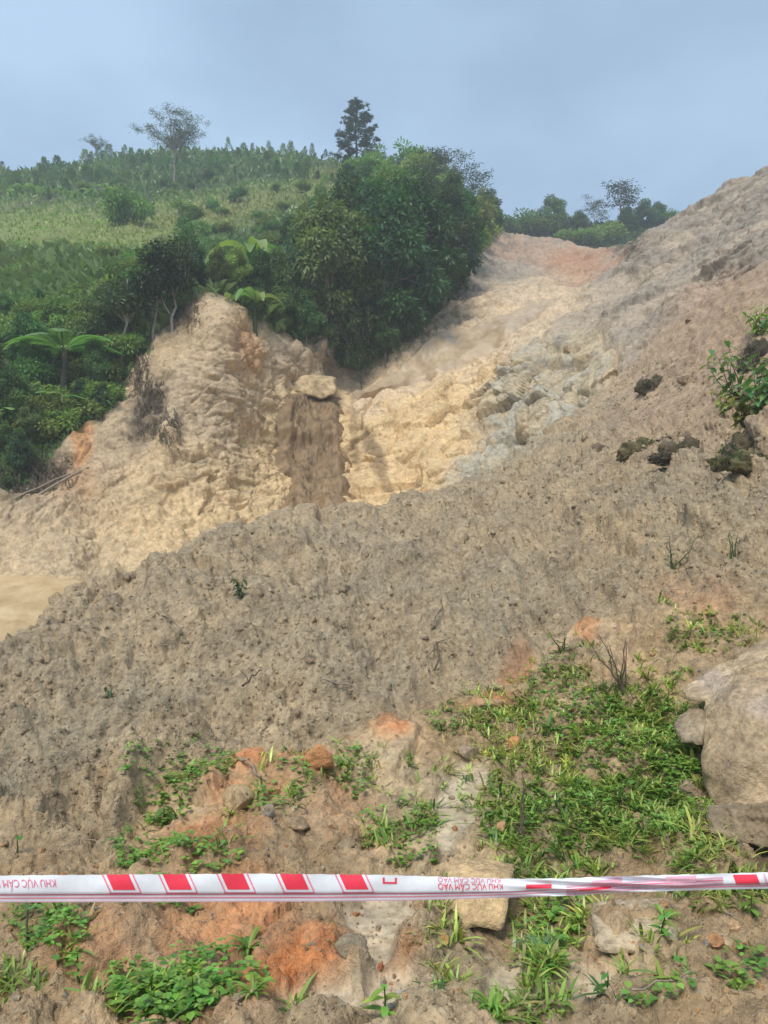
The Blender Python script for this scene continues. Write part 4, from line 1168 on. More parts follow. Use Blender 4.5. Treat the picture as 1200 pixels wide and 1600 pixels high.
# smaller stones
ST = [(875, 1028, 30, 18, (0.55, .38, .25), 'pinkish stone lying in the grass near the top of the bank'), (420, 1304, 22, 22, (0.34, .35, .36), 'grey pebble on the red clay beside small weeds'),
      (656, 1466, 22, 20, (0.56, .32, .14), 'orange stone on the wet mud left of the grass strip'), (693, 1488, 18, 16, (0.60, .36, .13), 'small ochre stone half hidden in the grass strip'),
      (551, 1512, 56, 34, (0.30, .24, .16), 'dark clod of earth beside the puddle'), (1083, 1243, 40, 36, (0.45, .33, .24), 'brownish clod in the grass left of the huge boulder'),
      (803, 1166, 20, 18, (0.62, .30, .12), 'orange stone in the grass above the wet pan'), (782, 1292, 26, 20, (0.58, .34, .18), 'reddish clod by the bare stalk in the grass'),
      (594, 1514, 14, 14, (0.50, .18, .09), 'small red stone in the mud at the bottom'), (1121, 1527, 24, 20, (0.60, .30, .14), 'reddish stone in the mud under the tape on the right'),
      (817, 1544, 16, 11, (0.24, .14, .10), 'small dark red pebble in the pale puddle'), (1152, 1562, 14, 12, (0.58, .31, .16), 'small orange stone at the lower right'),
      (735, 1170, 44, 24, (0.42, .32, .22), 'brown clod between two patches of grass'), (628, 1542, 22, 14, (0.62, .60, .55), 'pale pebble in the mud at the bottom'),
      (695, 1412, 16, 16, (0.60, .50, .34), 'pale pebble just under the tape by the tan block'), (500, 1580, 110, 44, (0.42, .36, .26), 'flat muddy stone at the bottom edge'),
      (372, 1256, 60, 40, (0.50, .36, .20), 'ochre clod above the leafy weeds'), (498, 1198, 44, 52, (0.55, .27, .12), 'upright lump of orange clay on the edge of the bank'),
      (1146, 1464, 20, 16, (0.58, .38, .22), 'light brown stone beside a dark twig at the right'), (762, 1094, 46, 24, (0.56, .30, .15), 'orange clay lump at the top of the grass'),
      (536, 1334, 40, 22, (0.36, .28, .18), 'brown clod above the tape in the middle'), (470, 1310, 36, 20, (0.40, .29, .18), 'rounded clod right of the grey pebble'),
      (165, 940, 34, 22, (0.42, .33, .22), 'rounded clod near the left rim of the mound'), (310, 915, 46, 24, (0.33, .26, .17), 'large dark clod on the upper left of the mound'),
      (1075, 590, 30, 16, (0.36, .28, .20), 'clod under the dark hollow on the right flank'), (1078, 497, 15, 13, (0.34, .26, .19), 'lone stone high on the right flank by the dry roots')]
for k, (px, py, w, h, cl, lb) in enumerate(ST):
    p = A.pos(px, py + h * .3) if py > A.top[0] * 0 + float(crest(px)) else B.pos(px, py)
    s = p[1] / 1200.0
    v, f = facet_rock(900 + k, (w * s * .56, w * s * .5, h * s * .62), 3, 10, .12)
    a = k * 1.7; v = v @ np.array(((math.cos(a), -math.sin(a), 0), (math.sin(a), math.cos(a), 0), (0, 0, 1))).T
    stone_obj('stone' if 'clod' not in lb and 'lump' not in lb else 'clod', v + p + np.array((0, 0, h * s * .2)), f, cl, lb, 'stone' if 'clod' not in lb and 'lump' not in lb else 'clod', dirt=(0.40, .30, .18) if w > 20 else None, seed=k)

# blocks standing out of the rock face: parts of the hillside
RNG = np.random.default_rng(17)
shapes = {}
for key, base in (('grey', (0.35, 0.34, 0.295)), ('green', (0.36, 0.32, 0.225)), ('ochre', (0.55, 0.40, 0.215)), ('tan', (0.42, 0.315, 0.20))):
    for q in range(4):
        v, f = facet_rock(300 + q + len(shapes) * 7, (1, .75, .72), 2, 12, .05)
        c = stone_col(v, base, .16, q, (0.42, .33, .19) if key in ('grey', 'green') else None)
        shapes[key, q] = mesh_np('rock', v, f, M_ROCK, False, np.concatenate([c, np.full((len(c), 1), .25)], 1))
def blocks(n, box, inside, keys, size, flat=(.6, 1.0)):
    k = t = 0
    while k < n and t < 6000:
        t += 1
        px, py = RNG.uniform(box[0], box[1]), RNG.uniform(box[2], box[3])
        if not inside(px, py) or py > float(crest(px)) + 5: continue
        p = B.pos(px, py); nn = B.pos(px, py, B.N); s = p[1] / 1200.0 * size * RNG.uniform(.5, 1.5) ** 1.3
        o = bpy.data.objects.new('rock', shapes[keys[RNG.integers(len(keys))], int(RNG.integers(4))])
        COL.objects.link(o); o.parent = hillside
        o.location = p - nn * s * .62
        o.rotation_euler = Euler((RNG.normal() * .35, RNG.normal() * .35 + .35, RNG.uniform(0, 6.28)))
        o.scale = (s, s, s * RNG.uniform(*flat)); k += 1
bb = lambda *a: (lambda x, y: float(blob(np.array(x), np.array(y), *a)) > .45)
blocks(9, (770, 980, 530, 700), bb(872, 598, 98, 58, -28, .1), ('grey', 'green', 'tan'), 16)
blocks(26, (700, 880, 680, 780), bb(790, 715, 90, 24, -24, .1), ('grey', 'green'), 11)
blocks(20, (560, 800, 590, 760), bb(672, 665, 120, 62, -14, .1), ('ochre',), 12)
blocks(20, (335, 420, 490, 590), bb(365, 520, 46, 34, 20, .1), ('tan',), 9)
blocks(10, (300, 330, 720, 760), bb(308, 738, 12, 16, 0, .1), ('grey',), 6)
blocks(10, (80, 140, 868, 895), bb(105, 880, 26, 12, 0, .1), ('grey', 'tan'), 7)
blocks(22, (520, 580, 560, 620), bb(545, 595, 26, 18, 0, .1), ('tan', 'green'), 7)
blocks(40, (200, 420, 560, 860), bb(310, 720, 110, 130, 0, .1), ('tan',), 4.5)
blocks(50, (880, 1190, 300, 560), bb(1040, 450, 130, 90, -35, .1), ('tan', 'green'), 5)

# ------------------------------------------------------------------ loose clods all over the mound
def clod_scatter():
    bag = Bag(); v0, f0 = ICO[1]; v9, f9 = ICO[2]
    n = 15000
    px = RNG.uniform(-60, 1260, n * 2); py = RNG.uniform(560, 1340, n * 2)
    ok = (py > crest(px) + 3) & (py < edge(px) + 5); px, py = px[ok][:n], py[ok][:n]
    P = A.pos(px, py); NN = A.pos(px, py, A.N)
    cl = lerp(np.array((0.415, 0.322, 0.203)), np.array((0.375, 0.308, 0.208)), RNG.random(len(px)))
    for k in range(len(px)):
        s = P[k, 1] / 1200.0 * (1.5 + 1.05 * RNG.exponential())
        big_ = s > P[k, 1] / 1200.0 * 5.0
        a_, b_ = (v9, f9) if big_ else (v0, f0)
        v = a_ * (1 + RNG.normal(size=(len(a_), 1)) * (.2 if big_ else .27)) * RNG.uniform(.55, 1.3, 3) * s
        bag.add(v + P[k] - NN[k] * s * .3, b_, cl[k] * RNG.uniform(.78, 1.15))
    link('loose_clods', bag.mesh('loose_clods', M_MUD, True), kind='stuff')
clod_scatter()
def gravel():
    bag = Bag(); v0, f0 = ICO[1]
    n = 4200
    px = RNG.uniform(-60, 1260, n * 2); py = RNG.uniform(960, 1660, n * 2)
    ok = py > edge(px) + 10; px, py = px[ok][:n], py[ok][:n]
    P = A.pos(px, py)
    pal = np.array(((0.42, .31, .19), (0.40, .30, .19), (0.36, .27, .17), (0.42, .31, .19), (0.40, .30, .19), (0.36, .27, .17), (0.42, .33, .21), (0.55, .33, .16), (0.52, .25, .11), (0.50, .42, .30), (0.36, .34, .30)))
    for k in range(len(px)):
        s = .003 + .0035 * RNG.exponential()
        v = v0 * (1 + RNG.normal(size=(len(v0), 1)) * .2) * RNG.uniform(.6, 1.2, 3) * s
        bag.add(v + P[k] + np.array((0, 0, s * .2)), f0, pal[RNG.integers(len(pal))] * RNG.uniform(.75, 1.15))
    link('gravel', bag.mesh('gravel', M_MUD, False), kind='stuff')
gravel()

# ------------------------------------------------------------------ grass and weeds on the bank
GR = [(850, 1160, 120, 70, .55), (700, 1200, 60, 60, .3), (760, 1100, 60, 40, .5), (930, 1400, 60, 40, .5), (1000, 1060, 60, 50, .55), (450, 1230, 60, 40, .2), (1120, 1100, 0, 0, 0), (1010, 1180, 120, 90, 1), (930, 1100, 120, 62, .9), (910, 1250, 150, 80, .9), (1000, 1300, 130, 60, .8), (720, 1130, 75, 30, .75), (650, 1290, 55, 44, .9), (590, 1300, 36, 30, .6), (566, 1210, 36, 36, .7), (545, 1190, 28, 22, .5), (790, 1260, 50, 70, .8), (790, 1330, 50, 40, .6),
      (1110, 1000, 60, 25, .7), (1060, 985, 36, 20, .4), (880, 1035, 65, 40, .6), (1125, 1405, 100, 34, 1.5), (865, 1430, 56, 60, 1.1), (850, 1540, 34, 56, 1.0), (868, 1390, 40, 30, .6), (690, 1500, 32, 60, .75), (680, 1570, 40, 30, .5), (780, 1592, 40, 30, .6), (1150, 1550, 46, 36, .6), (1150, 1325, 46, 36, .75), (1060, 1350, 90, 34, .7),
      (920, 1350, 110, 40, .6), (1010, 1540, 70, 46, .18), (1050, 1490, 24, 50, .5), (300, 1235, 70, 30, .25), (60, 1480, 66, 46, .6), (20, 1540, 50, 40, .5), (240, 1570, 90, 40, .35), (250, 1330, 60, 30, .4), (420, 1280, 70, 30, .2), (960, 1190, 200, 130, .35), (690, 1400, 18, 30, .5), (1060, 1160, 70, 60, .9), (980, 1240, 120, 60, .9), (470, 1580, 30, 20, .15), (1190, 990, 30, 30, .5), (330, 1340, 60, 24, .25)]
def near_grass():
    bag = Bag(); RNG_ = RNG
    cen = []
    for cx, cy, rx, ry, dn in GR:
        n = int(rx * ry * dn * .046) + 3
        a, q = RNG_.uniform(0, 6.283, n), np.sqrt(RNG_.random(n))
        q = q * RNG_.uniform(.75, 1.35, n); cen.append(np.stack([cx + rx * q * np.cos(a), cy + ry * q * np.sin(a)], 1))
    cen = np.concatenate(cen)
    P = A.pos(cen[:, 0], cen[:, 1])
    clump = fbm(P * 2.4, 3, 700)
    keep = clump + RNG_.normal(size=len(P)) * .22 > -.09
    P, cen = P[keep], cen[keep]
    tone = fbm(P * 1.4, 3, 705)
    for k in range(len(P)):
        nb = RNG_.integers(3, 10)
        lk = RNG_.uniform(.05, .145) * (1.3 if RNG_.random() > .88 else .9)
        base = lerp(np.array((0.22, 0.33, 0.065)), np.array((0.46, 0.54, 0.13)), float(sstep(-.4, .5, np.array(tone[k] + RNG_.normal() * .3))))
        if RNG_.random() < .10: base = np.array((0.08, 0.17, 0.045))
        if RNG_.random() < .11: base = np.array((0.36, 0.32, 0.14))
        a0 = RNG_.uniform(0, 6.283)
        for b in range(nb):
            a = a0 + RNG_.uniform(0, 6.283); ln = lk * RNG_.uniform(.5, 1.25); out = RNG_.uniform(.35, 1.25); w = RNG_.uniform(.006, .0175) * (ln / .12) ** .5
            t = np.array((0, .35, .7, 1.0))
            dx = np.array((math.cos(a), math.sin(a)))
            p = np.zeros((4, 3)); p[:, :2] = dx[None] * (ln * out * t ** 1.2)[:, None]; p[:, 2] = ln * max(.22, 1.05 - .55 * out) * (t - .62 * out * t ** 2.3) + .012 * t
            p += P[k] + np.array((RNG_.normal() * .015, RNG_.normal() * .015, -.008))
            sd_ = np.array((-dx[1], dx[0], 0)) * w
            v = np.concatenate([p[0] - sd_ * .35, p[0] + sd_ * .35, p[1] - sd_ * .5, p[1] + sd_ * .5, p[2] - sd_ * .42, p[2] + sd_ * .42, p[3]]).reshape(-1, 3)
            c = np.clip(base * RNG_.uniform(.6, 1.45) * np.array((RNG_.uniform(.8, 1.25), 1, 1)), 0, 1)
            bag.add(v, [[0, 1, 3, 2], [2, 3, 5, 4]], c); bag.f.append(np.array([[4, 5, 6]]) + bag.n - 7)
    link('grass', bag.mesh('grass', M_GRASS, True), kind='stuff')
near_grass()

def leaf_poly(c, d, up, L, W, cup=.12):
    """one rounded leaf: six-sided, folded on its rib"""
    d = unit(np.asarray(d, float)); s = unit(np.cross(d, up)); u = np.cross(s, d)
    pr = [(0, 0, 0), (.22, .42, cup), (.6, .5, cup), (1, 0, -.05), (.6, -.5, cup), (.22, -.42, cup), (.5, 0, 0)]
    v = np.array([c + d * L * a + s * W * b + u * L * e for a, b, e in pr])
    return v, np.array([[0, 1, 6], [1, 2, 6], [2, 3, 6], [3, 4, 6], [4, 5, 6], [5, 0, 6]])

WD = [(250, 1262, 46, 34, 1), (330, 1212, 40, 30, .9), (290, 1235, 40, 26, .6), (255, 1565, 88, 46, .9), (300, 1540, 70, 40, .6), (270, 1345, 60, 24, .8), (430, 1275, 42, 26, .35), (455, 1235, 40, 30, .3), (650, 1345, 30, 12, .8), (240, 1428, 66, 22, .7), (200, 1340, 30, 30, .6), (60, 1470, 60, 40, .4), (100, 1500, 50, 40, .3),
      (1000, 1170, 130, 80, .6), (900, 1120, 90, 50, .6), (980, 1290, 130, 50, .5), (800, 1260, 50, 60, .4), (1060, 1190, 60, 60, .6), (860, 1060, 50, 30, .6), (720, 1130, 60, 25, .5), (620, 1290, 60, 40, .3), (560, 1210, 36, 30, .4), (1090, 1000, 60, 26, .6), (870, 1450, 46, 40, .5), (850, 1500, 30, 60, .3), (940, 1290, 120, 60, .25), (540, 1200, 40, 30, .4), (1060, 1210, 46, 40, .5), (210, 1470, 20, 12, .4), (380, 1565, 40, 26, .4), (1130, 985, 50, 20, .5), (1160, 1560, 40, 30, .3), (330, 1370, 50, 20, .5), (700, 1410, 12, 16, .5), (1040, 1590, 60, 20, .2)]
def weeds():
    bag = Bag()
    for cx, cy, rx, ry, dn in WD:
        n = int(rx * ry * dn * .085) + 4
        a, q = RNG.uniform(0, 6.283, n), np.sqrt(RNG.random(n))
        P = A.pos(cx + rx * q * np.cos(a), cy + ry * q * np.sin(a))
        for k in range(n):
            h = RNG.uniform(.01, .07); nb = RNG.integers(1, 4)
            base = np.array((0.17, 0.34, 0.06)) * RNG.uniform(.6, 1.35) * np.array((RNG.uniform(.8, 1.35), 1, RNG.uniform(.8, 1.2)))
            for b in range(nb):
                aa = RNG.uniform(0, 6.283); L = RNG.uniform(.018, .042)
                v, f = leaf_poly(P[k] + np.array((RNG.normal() * .015, RNG.normal() * .015, h * RNG.uniform(.6, 1))), (math.cos(aa), math.sin(aa), RNG.uniform(-.3, .45)), (0, 0, 1), L, L * RNG.uniform(.55, .95))
                bag.add(v, f, base * RNG.uniform(.85, 1.15))
    link('weeds', bag.mesh('weeds', M_GRASS, True), kind='stuff')
weeds()

# ---- single plants
def stem_plant(px, py, h, nl, L, W, col, label, cat, name='leafy_plant', lean=(0, 0), S=A, opposite=False, droop=.2, stems=1, stemc=(0.12, 0.16, 0.05), woody=False, group=None, bare=.25):
    p = S.pos(px, py); r = empty(name, p); sb = Bag()
    for s in range(stems):
        top = np.array((lean[0] + RNG.normal() * .25 * (stems > 1), lean[1] + RNG.normal() * .25 * (stems > 1), 1.0)) * h * RNG.uniform(.75, 1.0)
        tp = limb_pts(np.array((0, 0, -.02)), top, 6, .03)
        v, f = tube(tp, np.linspace(.006 + .006 * h, .002, 6), 5); sb.add(v, f, stemc)
        for k in range(max(1, nl // stems)):
            t = bare + (1 - bare) * (k + .5) / max(1, nl // stems)
            c = np.array([np.interp(t, np.linspace(0, 1, 6), tp[:, q]) for q in range(3)])
            a = k * 2.4 + s + RNG.normal() * .3
            lb_ = Bag(); l = L * RNG.uniform(.7, 1.15)
            d = np.array((math.cos(a), math.sin(a), RNG.uniform(.1, .5) - droop))
            tt = np.linspace(0, 1, 5)
            q_ = c + unit(d)[None] * (l * tt)[:, None] - np.array((0, 0, 1))[None] * (droop * l * tt ** 2)[:, None]
            v, f = strip(q_, W / L * l * np.array((.15, .85, 1.0, .7, .05)), fold=.14)
            lb_.add(v, f, np.clip(np.asarray(col) * RNG.uniform(.75, 1.3), 0, 1))
            link('leaf', lb_.mesh('leaf', M_BUSH), r)
    link('stem', sb.mesh('stem', M_ROOT if woody else M_BUSH), r)
    return tag(r, label, cat, group)

def rosette(px, py, n, L, W, col, label, name='grass_tuft'):
    p = A.pos(px, py); r = empty(name, p)
    for k in range(n):
        a = k * 2.4 + RNG.normal() * .3; l = L * RNG.uniform(.6, 1.1); up = RNG.uniform(.4, 1.3)
        t = np.linspace(0, 1, 6)
        q_ = np.stack([math.cos(a) * l * t * .8, math.sin(a) * l * t * .8, l * (up * t - .75 * up * t ** 2.2)], 1)
        v, f = strip(q_, W * np.array((.55, .95, 1, .8, .5, .04)), fold=.12)
        b = Bag(); b.add(v, f, np.asarray(col) * RNG.uniform(.75, 1.25)); link('blade', b.mesh('blade', M_BUSH), r)
    return tag(r, label, 'grass tuft')

G1, G2 = (0.16, 0.32, 0.06), (0.22, 0.40, 0.075)
rosette(388, 1478, 22, .13, .016, G1, 'tuft of broad grass blades alone on the red clay')
rosette(395, 1588, 14, .12, .014, G2, 'grass tuft at the bottom edge below the red clay')
rosette(770, 1590, 16, .12, .016, G2, 'grass tuft at the bottom edge beside the puddle')
rosette(1048, 1345, 20, .15, .011, G2, 'upright grass tuft left of the mud under the boulder')
rosette(1150, 1335, 26, .16, .012, (0.16, 0.33, 0.06), 'spiky bright grass tuft at the foot of the boulder')
rosette(845, 1490, 10, .19, .018, (0.15, 0.26, 0.12), 'pale long-bladed grass tuft below the tape')
rosette(1040, 1470, 9, .12, .013, G2, 'thin grass tuft at the corner of the mud-covered block')
stem_plant(205, 1436, .10, 6, .12, .062, (0.17, 0.30, 0.12), 'drooping broad-leaved seedling just below the tape', 'plant', droop=.75, lean=(.15, -.2), bare=.5)
stem_plant(28, 1352, .10, 1, .075, .07, (0.075, 0.20, 0.04), 'single dark green leaf on a thin stalk above the tape', 'plant', droop=.1, lean=(0, -.1), bare=.8)
stem_plant(40, 1500, .30, 5, .06, .03, (0.13, 0.22, 0.06), 'bent woody stalk with few leaves at the lower left', 'plant', lean=(-.2, .3), woody=True)
stem_plant(255, 1290, .14, 9, .10, .055, (0.075, 0.19, 0.045), 'dark broad-leaved weed in front of the leafy mound', 'plant', droop=.45)
stem_plant(600, 1612, .13, 8, .085, .03, G2, 'small upright weed at the bottom edge in the middle', 'plant', droop=.2)
stem_plant(1040, 1510, .13, 9, .06, .025, G1, 'small weed growing from the mud-covered block', 'plant')
stem_plant(815, 1320, .36, 5, .05, .012, (0.13, 0.10, 0.05), 'thin bare dark stalk standing in the grass above the tape', 'plant', name='dead_stalk', woody=True, lean=(-.12, .1), stems=2)
stem_plant(975, 1085, .40, 26, .05, .014, (0.24, 0.14, 0.06), 'brownish dead twiggy shrub at the top of the grass', 'shrub', name='dead_shrub', woody=True, stems=7)
stem_plant(880, 1040, .18, 14, .06, .03, (0.10, 0.17, 0.05), 'low leafy weed beside the pinkish stone', 'plant', stems=3)
stem_plant(1056, 908, .36, 16, .07, .03, (0.11, 0.19, 0.06), 'small green weed rising from the mound on the right', 'plant', stems=3)
stem_plant(1148, 892, .30, 16, .09, .02, (0.13, 0.18, 0.07), 'grassy weed on the mound nearest the right edge', 'plant', stems=4)
stem_plant(374, 950, .22, 20, .09, .04, (0.07, 0.13, 0.045), 'lone green weed in the middle of the bare mound', 'plant', stems=4, droop=.5)
stem_plant(176, 1095, .12, 8, .07, .03, (0.10, 0.14, 0.07), 'half buried weed on the left of the mound', 'plant', stems=2, droop=.6)
for k, (px, py) in enumerate(((640, 1195), (885, 1075), (1175, 1455), (300, 1590), (120, 1550), (950, 1560))):
    stem_plant(px, py, .12, 8, .06, .024, G1, ('small weed at the foot of the orange lumps', 'small weed below the pinkish stone', 'small weed beside the dark twig at the right', 'small weed at the bottom left among ground cover', 'small weed on the red clay at the lower left', 'small weed in the pale mud at the bottom right')[k], 'plant')
# shrubs that slid down with the turf at the right edge
for k, (px, py, h, nl, sc, lb) in enumerate(((1160, 640, .95, 46, .17, 'leafy shrub on the right flank with light green tips'), (1195, 650, .85, 44, .18, 'leafy shrub cut off by the right edge, half way up'), (1182, 700, .50, 40, .17, 'yellowing low shrub under the leafy shrubs at the right'), (1215, 690, .6, 40, .2, 'broad-leaved shrub at the right edge beside the yellowing one'),
                                             (1140, 660, .45, 26, .13, 'yellow green shrub nearest the bare flank'), (1190, 530, .55, 44, .14, 'bright shrub on the overhanging turf at the right edge'), (1225, 560, .7, 44, .17, 'dark shrub on the overhanging turf, farthest right'))):
    stem_plant(px, py, h, int(nl * 1.6), sc, sc * .46, ((0.14, 0.26, 0.075), (0.12, 0.22, 0.08), (0.24, 0.26, 0.075), (0.12, 0.24, 0.09), (0.26, 0.34, 0.075), (0.20, 0.36, 0.075), (0.10, 0.20, 0.065))[k], lb, 'shrub', name='shrub', stems=6, woody=True, droop=.4, bare=.15)

# ---- slipped turf, roots, dead wood
def turf(px, py, w, h, col, label, seed, depth=.5, S=A, hair=60, green=True):
    p = S.pos(px, py); s = p[1] / 1200.0; p = p + np.array((0, w * s * .22 * depth, -h * s * .22))
    r = empty('turf_clump', p)
    v, f = ICO[4]
    v = v * np.array((w * s * .5, w * s * .5 * depth, h * s * .5)); v = v + unit(v) * (fbm(v / (w * s) * 5 + seed, 5, seed, .65) * w * s * .30)[:, None]
    c = stone_col(v / (w * s) * 2, col, .35, seed)
    link('soil', mesh_np('soil', v, f, M_STONE, True, np.concatenate([c, np.zeros((len(c), 1))], 1)), r)
    b = Bag()
    for k in range(hair):
        a = RNG.uniform(0, 6.283); q = np.array((math.cos(a) * w * s * .45, -abs(math.sin(a)) * w * s * .4 * depth, RNG.uniform(-.3, .5) * h * s))
        e = q + np.array((RNG.normal() * .12 * w * s, -RNG.uniform(0, .25) * w * s * depth, -RNG.uniform(.1, .5) * h * s))
        v, f = tube(limb_pts(q, e, 4, .08), np.full(4, RNG.uniform(.003, .009)), 3); b.add(v, f, np.array((0.12, .095, .06)) * RNG.uniform(.5, 2.0))
    link('roots', b.mesh('roots', M_GRASS), r)
    if green:
        g = Bag(); n = 150
        d = rnd_dir(n); d[:, 2] = np.abs(d[:, 2]); q = d * np.array((w * s * .5, w * s * .5 * depth, h * s * .52))
        leaf_quads(g, q, d * .4 + RNG.normal(size=(n, 3)) * .5 + np.array((0, -.3, .1)), d + RNG.normal(size=(n, 3)) * .4, RNG.uniform(.05, .12, n), .015, jitter_col((0.10, 0.145, 0.04), n, .4), bend=.3)
        link('moss', g.mesh('moss', M_GRASS, False), r, kind='stuff')
    return tag(r, label, 'turf')
turf(1030, 597, 62, 34, (0.09, 0.075, 0.05), 'dark torn turf in a hollow high on the right flank', 41)
turf(1012, 705, 76, 40, (0.13, 0.11, 0.055), 'mossy slab of turf lying on the right flank', 42)
turf(1090, 715, 84, 46, (0.12, 0.095, 0.06), 'dark turf below the leafy shrubs', 43, hair=90)
turf(1075, 742, 80, 22, (0.06, 0.048, 0.035), 'blackish root-bound turf just above the mound', 44, hair=110, green=False)
turf(1185, 766, 96, 28, (0.12, 0.11, 0.05), 'green mossy turf at the right edge of the mound', 45)
turf(1195, 555, 70, 70, (0.07, 0.058, 0.04), 'overhanging turf with pale hanging roots at the right edge', 46, hair=120)
turf(1185, 715, 80, 60, (0.11, 0.09, 0.055), 'shaded turf beneath the yellowing shrub', 47, hair=80)
turf(940, 712, 50, 26, (0.17, 0.13, 0.085), 'small brown turf left of the mossy slab', 48, green=False, hair=50)
turf(1190, 1288, 66, 46, (0.045, 0.04, 0.035), 'black tangle of roots under the boulder', 49, hair=170, green=False)

def root_mat(px, py, w, h, n, label, dx=0.0, S=B, off=.16, dark=1.7, rr=(.008, .02)):
    p = S.pos(px, py); s = p[1] / 1200.0
    r = empty('root_tangle', p); b = Bag(); g = Bag()
    for k in range(n):
        u, v_ = RNG.uniform(-.5, .5), RNG.uniform(-.5, .15)
        a = S.pos(px + u * w, py + v_ * h) - p; l = RNG.uniform(.25, .6)
        e = S.pos(px + u * w + dx * h * l + RNG.normal() * w * .1, py + v_ * h + h * l) - p
        nn = S.pos(px, py, S.N)
        pts = limb_pts(a + nn * off * RNG.uniform(0, 1), e + nn * off * RNG.uniform(.2, 1), 6, .06)
        v, f = tube(pts, np.linspace(1, .4, 6) * RNG.uniform(*rr), 4); b.add(v, f, (1, 1, 1))
        m = 10; t = RNG.random(m)
        q = np.stack([np.interp(t, np.linspace(0, 1, 6), pts[:, z]) for z in range(3)], 1)
        leaf_quads(g, q, RNG.normal(size=(m, 3)) * .5 + np.array((0, 0, -1)), rnd_dir(m), RNG.uniform(.08, .22, m) * s * 32, .03, jitter_col(np.array((0.085, 0.075, 0.042)) * dark, m, .5), bend=.2)
    link('roots', b.mesh('roots', M_ROOT), r); link('dead_grass', g.mesh('dead_grass', M_GRASS, False), r, kind='stuff')
    return tag(r, label, 'roots')
root_mat(240, 640, 40, 90, 60, 'dark mat of dead grass and roots hanging down the spur', -.15)
root_mat(268, 690, 26, 70, 40, 'brown root tangle beside the dark mat on the spur', .1)
root_mat(50, 748, 110, 60, 80, 'dark brushwood and dead roots at the foot of the left bank', .3)
root_mat(700, 460, 60, 70, 40, 'dry roots under the bushes above the bare gully side', .1, dark=1.6)
root_mat(300, 500, 50, 46, 40, 'roots and dead stems at the torn edge beside the spur top', -.1)
root_mat(225, 590, 34, 60, 26, 'thin dead stems along the upper edge of the slip', -.3)
root_mat(1096, 528, 36, 60, 34, 'dark grey roots combed downhill on the right flank', -.7, rr=(.012, .025), dark=1.3)
def stick(px0, py0, px1, py1, r0, label, cat='stick', name='stick', mat=None, S=A, lift=.02, twigs=0, group=None, straight=False, s1=None):
    a, e = S.pos(px0, py0) + np.array((0, 0, lift)), S.pos(px1, py1) + np.array((0, 0, lift))
    pts = limb_pts(a, e, 7, .008 if straight else .03, .02)
    b = Bag(); v, f = tube(pts, np.linspace(r0, r0 * (.8 if straight else .4), 7), 7); b.add(v, f)
    tp, bt = np.concatenate([pts[:1], v[:7]]), np.concatenate([pts[-1:], v[-7 - 2:-2]])
    for q in range(twigs):
        i = 2 + q % 4; v, f = tube(limb_pts(pts[i], pts[i] + RNG.normal(size=3) * np.array((.12, .12, .08)), 4, .08), np.linspace(r0 * .4, r0 * .15, 4), 4); b.add(v, f)
    o0 = pts[0].copy()
    m_ = b.mesh(name, mat or M_WOOD); o = link(name, m_)
    o.data.transform(Matrix.Translation(-Vector(o0))); o.location = o0
    return tag(o, label, cat, group)
stick(-40, 842, 140, 748, .05, 'long bare pole lying along the foot of the left bank', 'pole', 'wooden_pole', S=B, lift=.10, straight=True)
stick(-40, 828, 110, 758, .035, 'thinner pole lying beside the long bare pole', 'pole', 'wooden_pole', S=B, lift=.12, straight=True)
stick(376, 1206, 416, 1246, .010, 'short dark branch on the clay above the ochre clod', twigs=2)
stick(350, 1322, 382, 1344, .008, 'crooked dark twig on the clay above the tape', twigs=3)
stick(1130, 1446, 1158, 1470, .005, 'dark twig lying on the mud at the right')
stick(748, 1440, 768, 1400, .006, 'pale root rising beside the tan block', mat=M_PALE)
stick(948, 1400, 940, 1430, .004, 'pale root hanging below the tape on the right', mat=M_PALE)
stick(962, 1588, 1100, 1582, .005, 'long thin twig lying in the mud at the bottom right', twigs=3)
stick(1046, 690, 1040, 722, .022, 'thin grey blue stake leaning on the mossy turf', 'stake', 'stake', straight=True, lift=.1)
for k, (a, b_, c, d, lb) in enumerate(((548, 1092, 596, 1046, 'thin stick in the drag marks of the mound'), (672, 1065, 696, 1010, 'broken reed standing on the face of the mound'), (680, 1060, 702, 1000, 'second broken reed close beside the first'), (318, 1030, 336, 1024, 'short dark stick on the left of the mound'), (250, 984, 280, 992, 'pale twig on the upper left of the mound'),
                                       (505, 1100, 560, 1102, 'thin stick lying level above the edge of the bank'), (820, 845, 835, 850, 'short pale stick on the right of the mound'), (690, 842, 716, 842, 'pale stick near the crest of the mound'), (380, 1090, 410, 1078, 'pale stick on the light scar of the mound'), (135, 1342, 175, 1342, 'thin brown stem just above the tape'), (60, 1075, 40, 1070, 'dark twig on the far left of the mound'), (860, 880, 905, 905, 'weathered stick on the right of the mound'))):
    stick(a, b_, c, d, .004 + .003 * (k % 3), lb, lift=.035, twigs=k % 3, mat=M_WOOD if k % 2 else M_ROOT)
# bluish slate shard stuck in the mud at the left, and a grey flake beside it
v, f = hull_rock(at([192, 208, 224, 196, 212, 200], [1234, 1222, 1221, 1250, 1240, 1228], [5.0, 5.05, 5.04, 4.97, 4.98, 5.15]), 3, .05, 3, 50, 18)
stone_obj('slate_shard', v + np.array((0, 0, .015)), f, (0.27, 0.27, 0.33), 'bluish slate shard sticking out of the mud on the left', 'slate')
v, f = hull_rock(at([196, 216, 232, 200, 224], [1246, 1242, 1250, 1256, 1258], [4.98, 5.0, 5.0, 4.9, 4.9]), 3, .05, 3, 52, 18)
stone_obj('slate_shard', v, f, (0.40, 0.39, 0.36), 'flat grey stone flake in front of the bluish shard', 'slate')
